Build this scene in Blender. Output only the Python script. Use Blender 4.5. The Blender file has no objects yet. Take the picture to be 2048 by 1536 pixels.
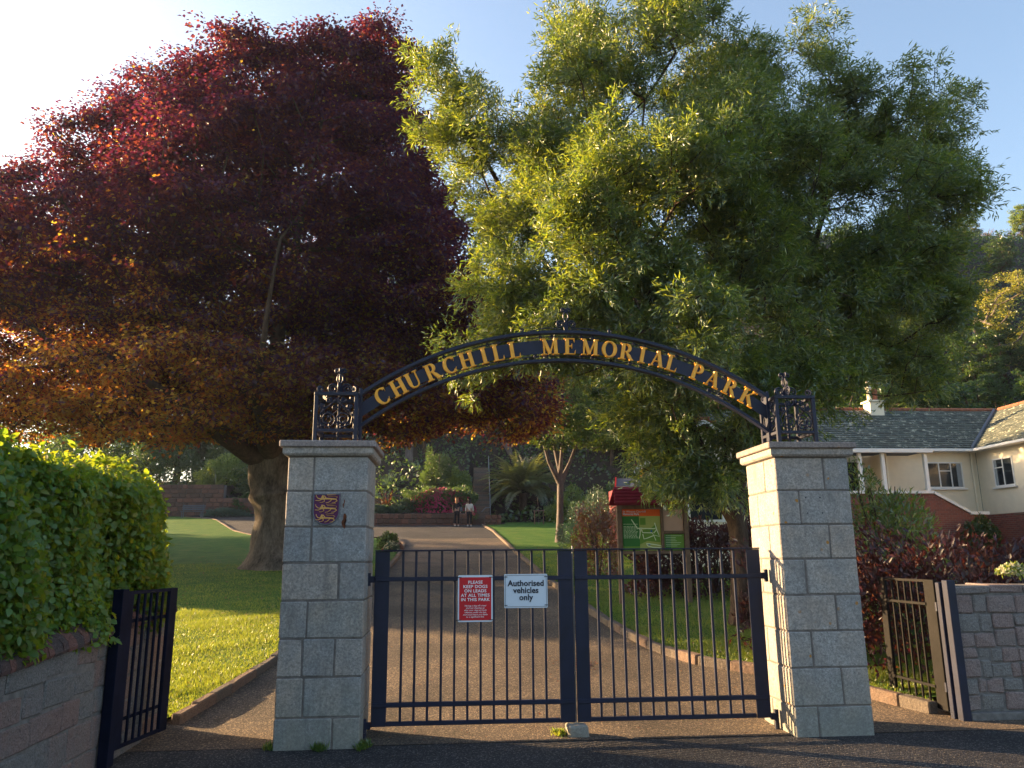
import bpy, bmesh, math, random
import numpy as np
from mathutils import Vector, Matrix, Euler
random.seed(7); RNG = np.random.default_rng(7)
SC = bpy.context.scene
COL = SC.collection
R = math.radians
PI = math.pi

# ------------------------------------------------------------------ camera, sky, sun, exposure
SUN_EL, SUN_AZ = 13.8, 62.5          # elevation; degrees to the left of straight ahead (+Y)
YAW, PITCH, ROLL, FPX = -0.0755, 0.2178, -0.0078, 1550.0
def make_camera():
    Fv = Vector((-math.sin(YAW)*math.cos(PITCH), math.cos(YAW)*math.cos(PITCH), math.sin(PITCH)))
    Rv = Vector((math.cos(YAW), math.sin(YAW), 0)); Uv = Rv.cross(Fv)
    c, s = math.cos(ROLL), math.sin(ROLL)
    R2 = c*Rv + s*Uv; U2 = -s*Rv + c*Uv
    cam = bpy.data.cameras.new('camera'); o = bpy.data.objects.new('camera', cam)
    m = Matrix((R2, U2, -Fv)).transposed().to_4x4(); m.translation = (0, 0, 1.655)
    o.matrix_world = m; COL.objects.link(o)
    cam.sensor_fit = 'HORIZONTAL'; cam.sensor_width = 36; cam.lens = 36*FPX/2048
    cam.clip_start = 0.1; cam.clip_end = 2000
    SC.camera = o
make_camera()
world = bpy.data.worlds.new('World'); SC.world = world; world.use_nodes = True
wn = world.node_tree.nodes; wl = world.node_tree.links
for n in list(wn): wn.remove(n)
wo = wn.new('ShaderNodeOutputWorld'); bg = wn.new('ShaderNodeBackground'); sky = wn.new('ShaderNodeTexSky')
sky.sky_type = 'NISHITA'; sky.sun_disc = False
sky.sun_elevation = R(SUN_EL); sky.sun_rotation = R(-SUN_AZ)
sky.air_density = 1.0; sky.dust_density = 2.4; sky.ozone_density = 1.0; sky.altitude = 30
bg.inputs['Strength'].default_value = 0.09
wl.new(sky.outputs[0], bg.inputs['Color']); wl.new(bg.outputs[0], wo.inputs[0])
sun = bpy.data.lights.new('sun', 'SUN'); sun.energy = 5.0; sun.angle = R(0.5); sun.color = (1.0, 0.67, 0.34)
so = bpy.data.objects.new('sun', sun); COL.objects.link(so)
SDIR = Vector((-math.sin(R(SUN_AZ))*math.cos(R(SUN_EL)), math.cos(R(SUN_AZ))*math.cos(R(SUN_EL)), math.sin(R(SUN_EL))))
so.rotation_euler = SDIR.to_track_quat('Z', 'Y').to_euler(); so.location = (-30, 17, 20)
SC.view_settings.view_transform = 'Standard'; SC.view_settings.look = 'None'
SC.view_settings.gamma = 1; SC.view_settings.use_curve_mapping = False
SC.view_settings.exposure = 2.25
try:
    SC.cycles.max_bounces = 8; SC.cycles.diffuse_bounces = 3; SC.cycles.transmission_bounces = 6; SC.cycles.transparent_max_bounces = 8
except Exception: pass

# ------------------------------------------------------------------ node material helpers
def nmat(name):
    m = bpy.data.materials.new(name); m.use_nodes = True
    nt = m.node_tree
    for n in list(nt.nodes): nt.nodes.remove(n)
    out = nt.nodes.new('ShaderNodeOutputMaterial')
    return m, nt, out
def nd(nt, t, **k):
    n = nt.nodes.new(t)
    for a, b in k.items(): setattr(n, a, b)
    return n
def ramp(nt, fac, stops):
    r = nd(nt, 'ShaderNodeValToRGB'); e = r.color_ramp.elements
    while len(e) < len(stops): e.new(0.5)
    for i, (p, c) in enumerate(stops):
        e[i].position = p; e[i].color = (c[0], c[1], c[2], 1)
    nt.links.new(fac, r.inputs[0]); return r.outputs[0]
def noise(nt, scale, detail=4, rough=0.55, vec=None, w=None):
    n = nd(nt, 'ShaderNodeTexNoise'); n.inputs['Scale'].default_value = scale
    n.inputs['Detail'].default_value = detail; n.inputs['Roughness'].default_value = rough
    if vec is not None: nt.links.new(vec, n.inputs['Vector'])
    return n.outputs['Fac']
def gpos(nt):
    return nd(nt, 'ShaderNodeNewGeometry').outputs['Position']
def mix(nt, fac, a, b, mode='MIX'):
    m = nd(nt, 'ShaderNodeMix', data_type='RGBA', blend_type=mode)
    for s, v in ((m.inputs[0], fac), (m.inputs[6], a), (m.inputs[7], b)):
        if isinstance(v, (int, float)): s.default_value = v
        elif isinstance(v, (tuple, list)): s.default_value = (v[0], v[1], v[2], 1)
        else: nt.links.new(v, s)
    return m.outputs[2]
def math_(nt, op, a, b=0.0):
    m = nd(nt, 'ShaderNodeMath', operation=op)
    for s, v in ((m.inputs[0], a), (m.inputs[1], b)):
        if isinstance(v, (int, float)): s.default_value = v
        else: nt.links.new(v, s)
    return m.outputs[0]
def finish(nt, out, col, rough=0.7, bump=None, bstr=0.3, bdist=0.01, spec=0.3, metal=0.0):
    p = nd(nt, 'ShaderNodeBsdfPrincipled')
    if isinstance(col, (tuple, list)): p.inputs['Base Color'].default_value = (*col[:3], 1)
    else: nt.links.new(col, p.inputs['Base Color'])
    if isinstance(rough, (int, float)): p.inputs['Roughness'].default_value = rough
    else: nt.links.new(rough, p.inputs['Roughness'])
    p.inputs['Specular IOR Level'].default_value = spec; p.inputs['Metallic'].default_value = metal
    if bump is not None:
        b = nd(nt, 'ShaderNodeBump'); b.inputs['Strength'].default_value = bstr; b.inputs['Distance'].default_value = bdist
        nt.links.new(bump, b.inputs['Height']); nt.links.new(b.outputs[0], p.inputs['Normal'])
    nt.links.new(p.outputs[0], out.inputs[0])
    return p
def simple(name, col, rough=0.6, var=0.15, scale=8, bstr=0.15, spec=0.3, metal=0.0, objvar=0.0):
    m, nt, out = nmat(name)
    n = noise(nt, scale, 5, 0.6, gpos(nt))
    c = ramp(nt, n, [(0.3, tuple(v*(1-var) for v in col)), (0.7, tuple(min(1, v*(1+var)) for v in col))])
    if objvar:
        oi = nd(nt, 'ShaderNodeObjectInfo').outputs['Random']
        k = math_(nt, 'ADD', math_(nt, 'MULTIPLY', oi, 2*objvar), 1-objvar)
        c = mix(nt, 1.0, c, k, 'MULTIPLY')
    finish(nt, out, c, rough, noise(nt, scale*6, 4, 0.6, gpos(nt)), bstr, 0.01, spec, metal)
    return m
def granite(name, base, warm, stain=0.5, lichen=0.0, objvar=0.19):
    """sawn granite: grain, pits, dark run-off stains and orange lichen spots"""
    m, nt, out = nmat(name); P = gpos(nt)
    g = noise(nt, 120, 4, 0.75, P); big = noise(nt, 3.2, 5, 0.6, P)
    c = ramp(nt, g, [(0.32, tuple(v*0.62 for v in base)), (0.5, base), (0.68, tuple(min(1, v*1.35) for v in base))])
    c = mix(nt, ramp(nt, big, [(0.4, (0, 0, 0)), (0.7, (1, 1, 1))]), c, warm)
    oi = nd(nt, 'ShaderNodeObjectInfo').outputs['Random']
    c = mix(nt, 1.0, c, ramp(nt, oi, [(0.0, (0.80, 0.84, 0.88)), (0.3, (1.06, 1.05, 1.02)), (0.5, (0.90, 0.95, 0.98)), (0.7, (1.12, 1.04, 0.96)), (0.85, (0.86, 0.88, 0.84)), (1.0, (1.16, 1.10, 1.04))]), 'MULTIPLY')
    c = mix(nt, 1.0, c, ramp(nt, noise(nt, 42, 4, 0.8, P), [(0.34, (0.62, 0.62, 0.62)), (0.5, (1, 1, 1)), (0.66, (1.4, 1.4, 1.4))]), 'MULTIPLY')
    blot = ramp(nt, noise(nt, 7, 6, 0.75, P), [(0.42, (0, 0, 0)), (0.62, (1, 1, 1))])
    c = mix(nt, math_(nt, 'MULTIPLY', blot, 0.4), c, tuple(v*0.55 for v in base))
    sx_ = nd(nt, 'ShaderNodeSeparateXYZ'); nt.links.new(P, sx_.inputs[0])
    foot = ramp(nt, math_(nt, 'ADD', math_(nt, 'MULTIPLY', sx_.outputs[2], 0.5), math_(nt, 'MULTIPLY', noise(nt, 6, 5, 0.7, P), 0.5)), [(0.28, (1, 1, 1)), (0.55, (0, 0, 0))])
    c = mix(nt, math_(nt, 'MULTIPLY', foot, 0.45), c, (base[0]*.62, base[1]*.66, base[2]*.52))
    # vertical drips
    mp = nd(nt, 'ShaderNodeMapping'); mp.inputs['Scale'].default_value = (9, 9, 1.3); nt.links.new(P, mp.inputs[0])
    d = ramp(nt, noise(nt, 1.0, 6, 0.7, mp.outputs[0]), [(0.56, (0, 0, 0)), (0.74, (1, 1, 1))])
    c = mix(nt, math_(nt, 'MULTIPLY', d, stain), c, tuple(v*0.42 for v in base))
    pits = nd(nt, 'ShaderNodeTexVoronoi'); pits.inputs['Scale'].default_value = 55; nt.links.new(P, pits.inputs['Vector'])
    pm = ramp(nt, pits.outputs['Distance'], [(0.10, (1, 1, 1)), (0.2, (0, 0, 0))])
    zone = ramp(nt, noise(nt, 2.1, 3, 0.5, P), [(0.52, (0, 0, 0)), (0.62, (1, 1, 1))])
    c = mix(nt, math_(nt, 'MULTIPLY', math_(nt, 'MULTIPLY', pm, zone), 0.75), c, (0.035, 0.03, 0.03))
    if lichen:
        v2 = nd(nt, 'ShaderNodeTexVoronoi'); v2.inputs['Scale'].default_value = 7.5; nt.links.new(P, v2.inputs['Vector'])
        lm = ramp(nt, math_(nt, 'ADD', v2.outputs['Distance'], math_(nt, 'MULTIPLY', noise(nt, 60, 3, 0.7, P), 0.12)), [(0.17, (1, 1, 1)), (0.2, (0, 0, 0))])
        z2 = ramp(nt, noise(nt, 1.3, 2, 0.5, P), [(0.5, (0, 0, 0)), (0.56, (1, 1, 1))])
        c = mix(nt, math_(nt, 'MULTIPLY', math_(nt, 'MULTIPLY', lm, z2), lichen), c, (0.38, 0.17, 0.03))
    h = math_(nt, 'SUBTRACT', math_(nt, 'ADD', math_(nt, 'MULTIPLY', g, 0.5), big), math_(nt, 'MULTIPLY', math_(nt, 'MULTIPLY', pm, zone), 1.5))
    finish(nt, out, c, 0.82, h, 0.5, 0.006, 0.25)
    return m
def rubble(name, a, b, objvar=0.25):
    """split-face granite, each stone its own tint between two colours"""
    m, nt, out = nmat(name); P = gpos(nt)
    oi = nd(nt, 'ShaderNodeObjectInfo').outputs['Random']
    f = math_(nt, 'ADD', math_(nt, 'MULTIPLY', noise(nt, 5, 4, 0.6, P), 0.7), math_(nt, 'SUBTRACT', math_(nt, 'MULTIPLY', oi, 1.1), 0.4))
    c = ramp(nt, f, [(0.3, a), (0.75, b)])
    g = noise(nt, 90, 4, 0.75, P)
    c = mix(nt, 1.0, c, ramp(nt, g, [(0.32, (0.5, 0.5, 0.5)), (0.66, (1.45, 1.45, 1.45))]), 'MULTIPLY')
    li = ramp(nt, noise(nt, 17, 6, 0.75, P), [(0.60, (0, 0, 0)), (0.68, (1, 1, 1))])
    c = mix(nt, math_(nt, 'MULTIPLY', li, 0.45), c, (0.25, 0.25, 0.23))
    dk = ramp(nt, noise(nt, 6, 6, 0.75, P), [(0.30, (1, 1, 1)), (0.42, (0, 0, 0))])
    c = mix(nt, math_(nt, 'MULTIPLY', dk, 0.6), c, (0.04, 0.035, 0.035))
    finish(nt, out, c, 0.9, math_(nt, 'ADD', noise(nt, 14, 5, 0.7, P), math_(nt, 'MULTIPLY', g, 0.25)), 1.0, 0.03, 0.2)
    return m
def asphalt(name, base, chip, leaf=0.0):
    m, nt, out = nmat(name); P = gpos(nt)
    v = nd(nt, 'ShaderNodeTexVoronoi'); v.inputs['Scale'].default_value = 95; nt.links.new(P, v.inputs['Vector'])
    sep = nd(nt, 'ShaderNodeSeparateColor'); nt.links.new(v.outputs['Color'], sep.inputs[0])
    c = ramp(nt, sep.outputs[0], [(0.0, tuple(x*0.55 for x in base)), (0.55, base), (0.86, tuple(x*1.5 for x in base)), (0.97, chip)])
    big = ramp(nt, noise(nt, 0.9, 6, 0.65, P), [(0.3, (0.72, 0.72, 0.72)), (0.7, (1.25, 1.22, 1.15))])
    c = mix(nt, 1.0, c, big, 'MULTIPLY')
    patch = ramp(nt, noise(nt, 0.35, 3, 0.5, P), [(0.44, (0.78, 0.80, 0.82)), (0.50, (1.0, 1.0, 1.0)), (0.60, (1.18, 1.14, 1.08))])
    c = mix(nt, 1.0, c, patch, 'MULTIPLY')
    grit = ramp(nt, noise(nt, 28, 5, 0.8, P), [(0.4, (0.75, 0.75, 0.75)), (0.62, (1.35, 1.3, 1.2))]); c = mix(nt, 1.0, c, grit, 'MULTIPLY')
    if leaf:
        v2 = nd(nt, 'ShaderNodeTexVoronoi'); v2.inputs['Scale'].default_value = 6; nt.links.new(P, v2.inputs['Vector'])
        lm = ramp(nt, v2.outputs['Distance'], [(0.05, (1, 1, 1)), (0.075, (0, 0, 0))])
        c = mix(nt, math_(nt, 'MULTIPLY', lm, leaf), c, (0.20, 0.12, 0.05))
    finish(nt, out, c, 0.85, math_(nt, 'SUBTRACT', math_(nt, 'MULTIPLY', noise(nt, 9, 5, 0.7, P), 1.2), v.outputs['Distance']), 0.75, 0.012, 0.25)
    return m
def leafmat(name, cols, trans, tw=0.42, gloss=0.06, grough=0.35):
    """leaves: each leaf (mesh island) picks its own tint; light comes through"""
    m, nt, out = nmat(name)
    geo = nd(nt, 'ShaderNodeNewGeometry'); ri = geo.outputs['Random Per Island']
    n = len(cols)
    c = ramp(nt, ri, [(i/(n-1), cc) for i, cc in enumerate(cols)])
    big = ramp(nt, noise(nt, 0.8, 3, 0.5, geo.outputs['Position']), [(0.3, (0.7, 0.75, 0.75)), (0.7, (1.25, 1.2, 1.1))])
    c = mix(nt, 1.0, c, big, 'MULTIPLY')
    d = nd(nt, 'ShaderNodeBsdfDiffuse'); nt.links.new(c, d.inputs[0])
    t = nd(nt, 'ShaderNodeBsdfTranslucent')
    tc = ramp(nt, ri, [(i/(len(trans)-1), cc) for i, cc in enumerate(trans)]); nt.links.new(tc, t.inputs[0])
    g = nd(nt, 'ShaderNodeBsdfGlossy'); g.inputs['Roughness'].default_value = grough; g.inputs[0].default_value = (1, 1, 1, 1)
    m1 = nd(nt, 'ShaderNodeMixShader'); m1.inputs[0].default_value = tw
    nt.links.new(d.outputs[0], m1.inputs[1]); nt.links.new(t.outputs[0], m1.inputs[2])
    m2 = nd(nt, 'ShaderNodeMixShader'); m2.inputs[0].default_value = gloss
    nt.links.new(m1.outputs[0], m2.inputs[1]); nt.links.new(g.outputs[0], m2.inputs[2])
    nt.links.new(m2.outputs[0], out.inputs[0])
    return m
def bark(name, a, b, scale=6):
    m, nt, out = nmat(name); P = gpos(nt)
    mp = nd(nt, 'ShaderNodeMapping'); mp.inputs['Scale'].default_value = (1, 1, 0.35); nt.links.new(P, mp.inputs[0])
    n = noise(nt, scale, 7, 0.7, mp.outputs[0]); n2 = noise(nt, scale*7, 5, 0.7, mp.outputs[0])
    c = ramp(nt, math_(nt, 'ADD', math_(nt, 'MULTIPLY', n, 0.65), math_(nt, 'MULTIPLY', n2, 0.35)), [(0.36, a), (0.62, b)])
    finish(nt, out, c, 0.9, math_(nt, 'ADD', n, math_(nt, 'MULTIPLY', n2, 0.4)), 0.9, 0.04, 0.15)
    return m
def glass_pane(name, col=(0.02, 0.025, 0.03)):
    m, nt, out = nmat(name)
    finish(nt, out, col, 0.06, None, 0, 0, 0.8); return m
def brickmat(name):
    m, nt, out = nmat(name)
    tc = nd(nt, 'ShaderNodeNewGeometry'); sx = nd(nt, 'ShaderNodeSeparateXYZ'); nt.links.new(tc.outputs['Position'], sx.inputs[0])
    cb = nd(nt, 'ShaderNodeCombineXYZ'); nt.links.new(math_(nt, 'ADD', sx.outputs[0], sx.outputs[1]), cb.inputs[0]); nt.links.new(sx.outputs[2], cb.inputs[1])
    b = nd(nt, 'ShaderNodeTexBrick'); nt.links.new(cb.outputs[0], b.inputs['Vector'])
    b.inputs['Scale'].default_value = 1.0; b.inputs['Brick Width'].default_value = 0.225; b.inputs['Row Height'].default_value = 0.075
    b.inputs['Mortar Size'].default_value = 0.008
    b.inputs['Color1'].default_value = (0.25, 0.075, 0.05, 1); b.inputs['Color2'].default_value = (0.16, 0.05, 0.04, 1); b.inputs['Mortar'].default_value = (0.2, 0.15, 0.12, 1)
    finish(nt, out, b.outputs[0], 0.9, b.outputs['Fac'], -0.4, 0.01, 0.2); return m

M = {}
M['granite_l'] = granite('granite_left', (0.285, 0.275, 0.27), (0.33, 0.285, 0.25), 0.7, 0.0)
M['granite_r'] = granite('granite_right', (0.285, 0.275, 0.27), (0.33, 0.285, 0.25), 0.7, 0.95)
M['granite_cap'] = granite('granite_cap', (0.25, 0.21, 0.205), (0.30, 0.24, 0.22), 0.9, 0.25)
M['mortar'] = simple('mortar', (0.15, 0.13, 0.12), 0.95, 0.3, 12, 0.5)
M['wall_mortar'] = simple('wall_mortar', (0.145, 0.135, 0.13), 0.95, 0.35, 14, 0.6)
M['rubble_l'] = rubble('rubble_left', (0.155, 0.148, 0.145), (0.185, 0.130, 0.118))
M['rubble_r'] = rubble('rubble_right', (0.200, 0.188, 0.180), (0.245, 0.185, 0.172))
M['rubble_back'] = rubble('rubble_back', (0.13, 0.08, 0.06), (0.20, 0.10, 0.07))
M['coping'] = rubble('coping_stone', (0.07, 0.055, 0.055), (0.14, 0.07, 0.06))
M['kerb'] = rubble('kerb_stone', (0.13, 0.105, 0.085), (0.17, 0.115, 0.085))
M['iron'] = simple('navy_iron_paint', (0.007, 0.010, 0.030), 0.5, 0.3, 5, 0.12, 0.35)
M['iron_black'] = simple('black_iron_paint', (0.006, 0.008, 0.020), 0.75, 0.3, 5, 0.12, 0.08)
M['gate_sunlit'] = simple('sunlit_iron_paint', (0.008, 0.007, 0.007), 0.6, 0.4, 7, 0.2, 0.12)  # browner copy of the iron paint, standing in for sunlight on the side gate
M['gold'] = simple('gold_paint', (0.95, 0.39, 0.03), 0.45, 0.18, 14, 0.15, 0.45)
M['road'] = asphalt('road_asphalt', (0.034, 0.034, 0.040), (0.17, 0.16, 0.15), 0.4)
M['drive'] = asphalt('drive_asphalt', (0.092, 0.074, 0.063), (0.32, 0.24, 0.17), 0.8)
M['path'] = asphalt('upper_path_asphalt', (0.038, 0.036, 0.040), (0.09, 0.085, 0.09), 0.0)
M['white'] = simple('white_paint', (0.72, 0.72, 0.70), 0.5, 0.05, 5, 0.05)
M['sign_white'] = simple('sign_white', (0.62, 0.68, 0.76), 0.4, 0.03, 5, 0.02)
M['lettering_white'] = simple('lettering_white', (0.82, 0.82, 0.84), 0.5, 0.02, 5, 0.0)
M['sign_red'] = simple('sign_red', (0.55, 0.012, 0.022), 0.4, 0.08, 5, 0.02)
M['sign_black'] = simple('sign_black', (0.012, 0.014, 0.03), 0.5, 0.05, 5, 0.02)
M['shield_purple'] = simple('shield_purple', (0.09, 0.012, 0.07), 0.5, 0.15, 20, 0.1)
M['shield_gold'] = simple('shield_gold', (0.62, 0.33, 0.09), 0.5, 0.12, 20, 0.1)
M['rust'] = simple('rust', (0.12, 0.035, 0.014), 0.95, 0.4, 30, 0.3)
M['wood_brown'] = simple('board_timber', (0.16, 0.10, 0.065), 0.75, 0.25, 10, 0.2)
M['maroon'] = simple('maroon_paint', (0.20, 0.012, 0.028), 0.55, 0.15, 8, 0.1)
M['cream'] = simple('cream_render', (0.80, 0.71, 0.54), 0.9, 0.05, 3, 0.15)
M['house_white'] = simple('house_white', (0.78, 0.76, 0.72), 0.6, 0.04, 4, 0.05)
M['glass'] = glass_pane('window_glass')
M['curtain'] = simple('curtain', (0.30, 0.33, 0.34), 0.9, 0.1, 12, 0.1)
M['brick'] = brickmat('red_brick')
M['terracotta'] = simple('terracotta', (0.22, 0.085, 0.045), 0.85, 0.25, 12, 0.2)
M['lead'] = simple('lead_flashing', (0.12, 0.13, 0.15), 0.6, 0.1, 5, 0.1)
M['bark_beech'] = bark('beech_bark', (0.030, 0.022, 0.018), (0.19, 0.15, 0.115), 3.0)
M['bark_dark'] = bark('dark_bark', (0.035, 0.024, 0.018), (0.12, 0.08, 0.055), 9)
M['bark_pale'] = bark('pale_bark', (0.08, 0.060, 0.052), (0.20, 0.165, 0.15), 7)
M['bark_lawn'] = bark('grey_smooth_bark', (0.055, 0.045, 0.042), (0.15, 0.13, 0.125), 7)
M['soil'] = simple('soil', (0.028, 0.020, 0.014), 0.95, 0.4, 12, 0.6)
M['skin'] = simple('skin', (0.45, 0.27, 0.19), 0.6, 0.05, 10, 0.02)
M['black_cloth'] = simple('black_cloth', (0.012, 0.012, 0.018), 0.9, 0.2, 12, 0.1)
M['white_cloth'] = simple('white_cloth', (0.6, 0.55, 0.5), 0.9, 0.08, 12, 0.1)
M['hair_blond'] = simple('fair_hair', (0.28, 0.14, 0.06), 0.6, 0.2, 40, 0.2)
M['hair_dark'] = simple('dark_hair', (0.03, 0.015, 0.015), 0.5, 0.2, 40, 0.2)
M['steel'] = simple('grey_rail', (0.16, 0.18, 0.2), 0.5, 0.1, 5, 0.05, 0.5, 0.3)

M['lf_beech'] = leafmat('copper_beech_leaf', [(0.022, 0.008, 0.036), (0.042, 0.012, 0.044), (0.028, 0.012, 0.050), (0.065, 0.017, 0.038), (0.030, 0.011, 0.042)],
                        [(0.18, 0.020, 0.080), (0.30, 0.040, 0.085), (0.15, 0.016, 0.080), (0.38, 0.06, 0.05), (0.60, 0.15, 0.06)], 0.30, 0.035)
M['lf_beechlow'] = leafmat('bronze_backlit_leaf', [(0.020, 0.010, 0.016), (0.032, 0.012, 0.020), (0.024, 0.012, 0.020), (0.030, 0.022, 0.010), (0.034, 0.026, 0.010)],
                        [(0.30, 0.06, 0.03), (0.45, 0.10, 0.03), (0.62, 0.20, 0.03), (0.95, 0.55, 0.05), (1.0, 0.75, 0.10)], 0.42, 0.035)  # bronze leaf with the backlit orange glow put into its colours
M['lf_beechglow'] = leafmat('backlit_orange_leaf', [(0.030, 0.012, 0.018), (0.045, 0.020, 0.012), (0.05, 0.035, 0.010)], [(0.85, 0.20, 0.03), (0.98, 0.45, 0.05), (1.0, 0.70, 0.10)], 0.60, 0.03)  # bright orange leaf colours that stand in for light from behind
M['lf_green'] = leafmat('narrow_green_leaf', [(0.010, 0.044, 0.024), (0.026, 0.085, 0.020), (0.155, 0.195, 0.024), (0.010, 0.042, 0.032), (0.075, 0.14, 0.02)],
                        [(0.20, 0.34, 0.02), (0.45, 0.55, 0.03), (0.66, 0.68, 0.04), (0.22, 0.36, 0.03), (0.45, 0.52, 0.03)], 0.34, 0.085, 0.38)
M['lf_hedge'] = leafmat('hedge_leaf', [(0.024, 0.085, 0.010), (0.050, 0.150, 0.014), (0.095, 0.200, 0.020), (0.040, 0.120, 0.022), (0.070, 0.170, 0.014), (0.15, 0.17, 0.03)],
                        [(0.30, 0.46, 0.02), (0.50, 0.56, 0.02), (0.25, 0.42, 0.02), (0.45, 0.50, 0.02), (0.4, 0.5, 0.02), (0.6, 0.5, 0.04)], 0.40, 0.035, 0.5)
M['lf_dark'] = leafmat('dark_green_leaf', [(0.014, 0.038, 0.016), (0.024, 0.058, 0.018), (0.035, 0.070, 0.022)],
                        [(0.12, 0.22, 0.03), (0.20, 0.30, 0.04)], 0.35, 0.05)
M['lf_mid'] = leafmat('mid_green_leaf', [(0.030, 0.080, 0.020), (0.050, 0.115, 0.025), (0.080, 0.145, 0.030)],
                        [(0.30, 0.42, 0.05), (0.45, 0.50, 0.05)], 0.42, 0.05)
M['lf_lawn_tree'] = leafmat('lawn_tree_leaf', [(0.014, 0.045, 0.010), (0.022, 0.060, 0.014), (0.035, 0.075, 0.016)], [(0.10, 0.18, 0.02), (0.22, 0.26, 0.02), (0.14, 0.20, 0.02)], 0.22, 0.04)
M['lf_yellow'] = leafmat('yellow_green_leaf', [(0.10, 0.13, 0.02), (0.16, 0.18, 0.03), (0.22, 0.20, 0.04)],
                        [(0.5, 0.5, 0.06), (0.6, 0.5, 0.06)], 0.4, 0.05)
M['lf_brown'] = leafmat('brown_twig', [(0.11, 0.07, 0.045), (0.16, 0.10, 0.06), (0.10, 0.075, 0.06)],
                        [(0.25, 0.12, 0.06), (0.3, 0.16, 0.08)], 0.25, 0.02)
M['lf_purple'] = leafmat('purple_shrub_leaf', [(0.018, 0.007, 0.018), (0.034, 0.010, 0.020), (0.022, 0.012, 0.026), (0.016, 0.016, 0.014)],
                        [(0.30, 0.05, 0.04), (0.4, 0.14, 0.04), (0.25, 0.03, 0.04)], 0.2, 0.035, 0.4)
M['lf_redbush'] = leafmat('red_shrub_leaf', [(0.05, 0.012, 0.016), (0.075, 0.025, 0.014), (0.04, 0.018, 0.02)],
                        [(0.45, 0.13, 0.03), (0.5, 0.2, 0.03)], 0.3, 0.08)
M['lf_pink'] = leafmat('pink_petal', [(0.55, 0.05, 0.16), (0.45, 0.03, 0.12), (0.62, 0.10, 0.22)], [(0.6, 0.1, 0.2), (0.6, 0.1, 0.2)], 0.3, 0.03)
M['lf_white'] = leafmat('white_petal', [(0.50, 0.46, 0.28), (0.6, 0.55, 0.36)], [(0.6, 0.6, 0.4), (0.6, 0.6, 0.4)], 0.3, 0.03)
M['lf_blue'] = leafmat('blue_green_leaf', [(0.035, 0.075, 0.055), (0.055, 0.105, 0.075), (0.05, 0.09, 0.07)], [(0.12, 0.2, 0.1), (0.15, 0.25, 0.12)], 0.3, 0.06)
M['lf_palm'] = leafmat('palm_leaf', [(0.045, 0.085, 0.025), (0.08, 0.115, 0.035), (0.11, 0.11, 0.04)], [(0.3, 0.36, 0.06), (0.35, 0.35, 0.06)], 0.3, 0.12)
M['lf_grass'] = leafmat('grass_blade', [(0.030, 0.095, 0.012), (0.050, 0.130, 0.016), (0.085, 0.150, 0.020), (0.15, 0.15, 0.05)],
                        [(0.35, 0.45, 0.03), (0.45, 0.45, 0.04)], 0.4, 0.04)
def lawnmat():
    m, nt, out = nmat('lawn_turf'); P = gpos(nt)
    f = math_(nt, 'ADD', math_(nt, 'MULTIPLY', noise(nt, 1.5, 5, 0.65, P), 0.6), math_(nt, 'MULTIPLY', noise(nt, 60, 4, 0.7, P), 0.4))
    c = ramp(nt, f, [(0.36, (0.020, 0.070, 0.008)), (0.47, (0.040, 0.115, 0.012)), (0.56, (0.070, 0.135, 0.018)), (0.66, (0.12, 0.125, 0.035))])
    finish(nt, out, c, 0.9, noise(nt, 90, 4, 0.8, P), 0.9, 0.03, 0.15); return m
M['lawn'] = lawnmat()
def slatemat():
    m, nt, out = nmat('lichened_slate'); P = gpos(nt)
    c = ramp(nt, noise(nt, 4, 6, 0.7, P), [(0.35, (0.060, 0.075, 0.066)), (0.65, (0.115, 0.120, 0.095))])
    li = ramp(nt, noise(nt, 4.5, 5, 0.72, P), [(0.56, (0, 0, 0)), (0.61, (1, 1, 1))])
    c = mix(nt, math_(nt, 'MULTIPLY', li, 0.85), c, (0.42, 0.42, 0.33))
    ri = nd(nt, 'ShaderNodeNewGeometry').outputs['Random Per Island']
    c = mix(nt, 1.0, c, ramp(nt, ri, [(0, (0.75, 0.75, 0.75)), (1, (1.3, 1.3, 1.3))]), 'MULTIPLY')
    finish(nt, out, c, 0.8, noise(nt, 25, 4, 0.7, P), 0.5, 0.01, 0.25); return m
M['slate'] = slatemat()

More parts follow.
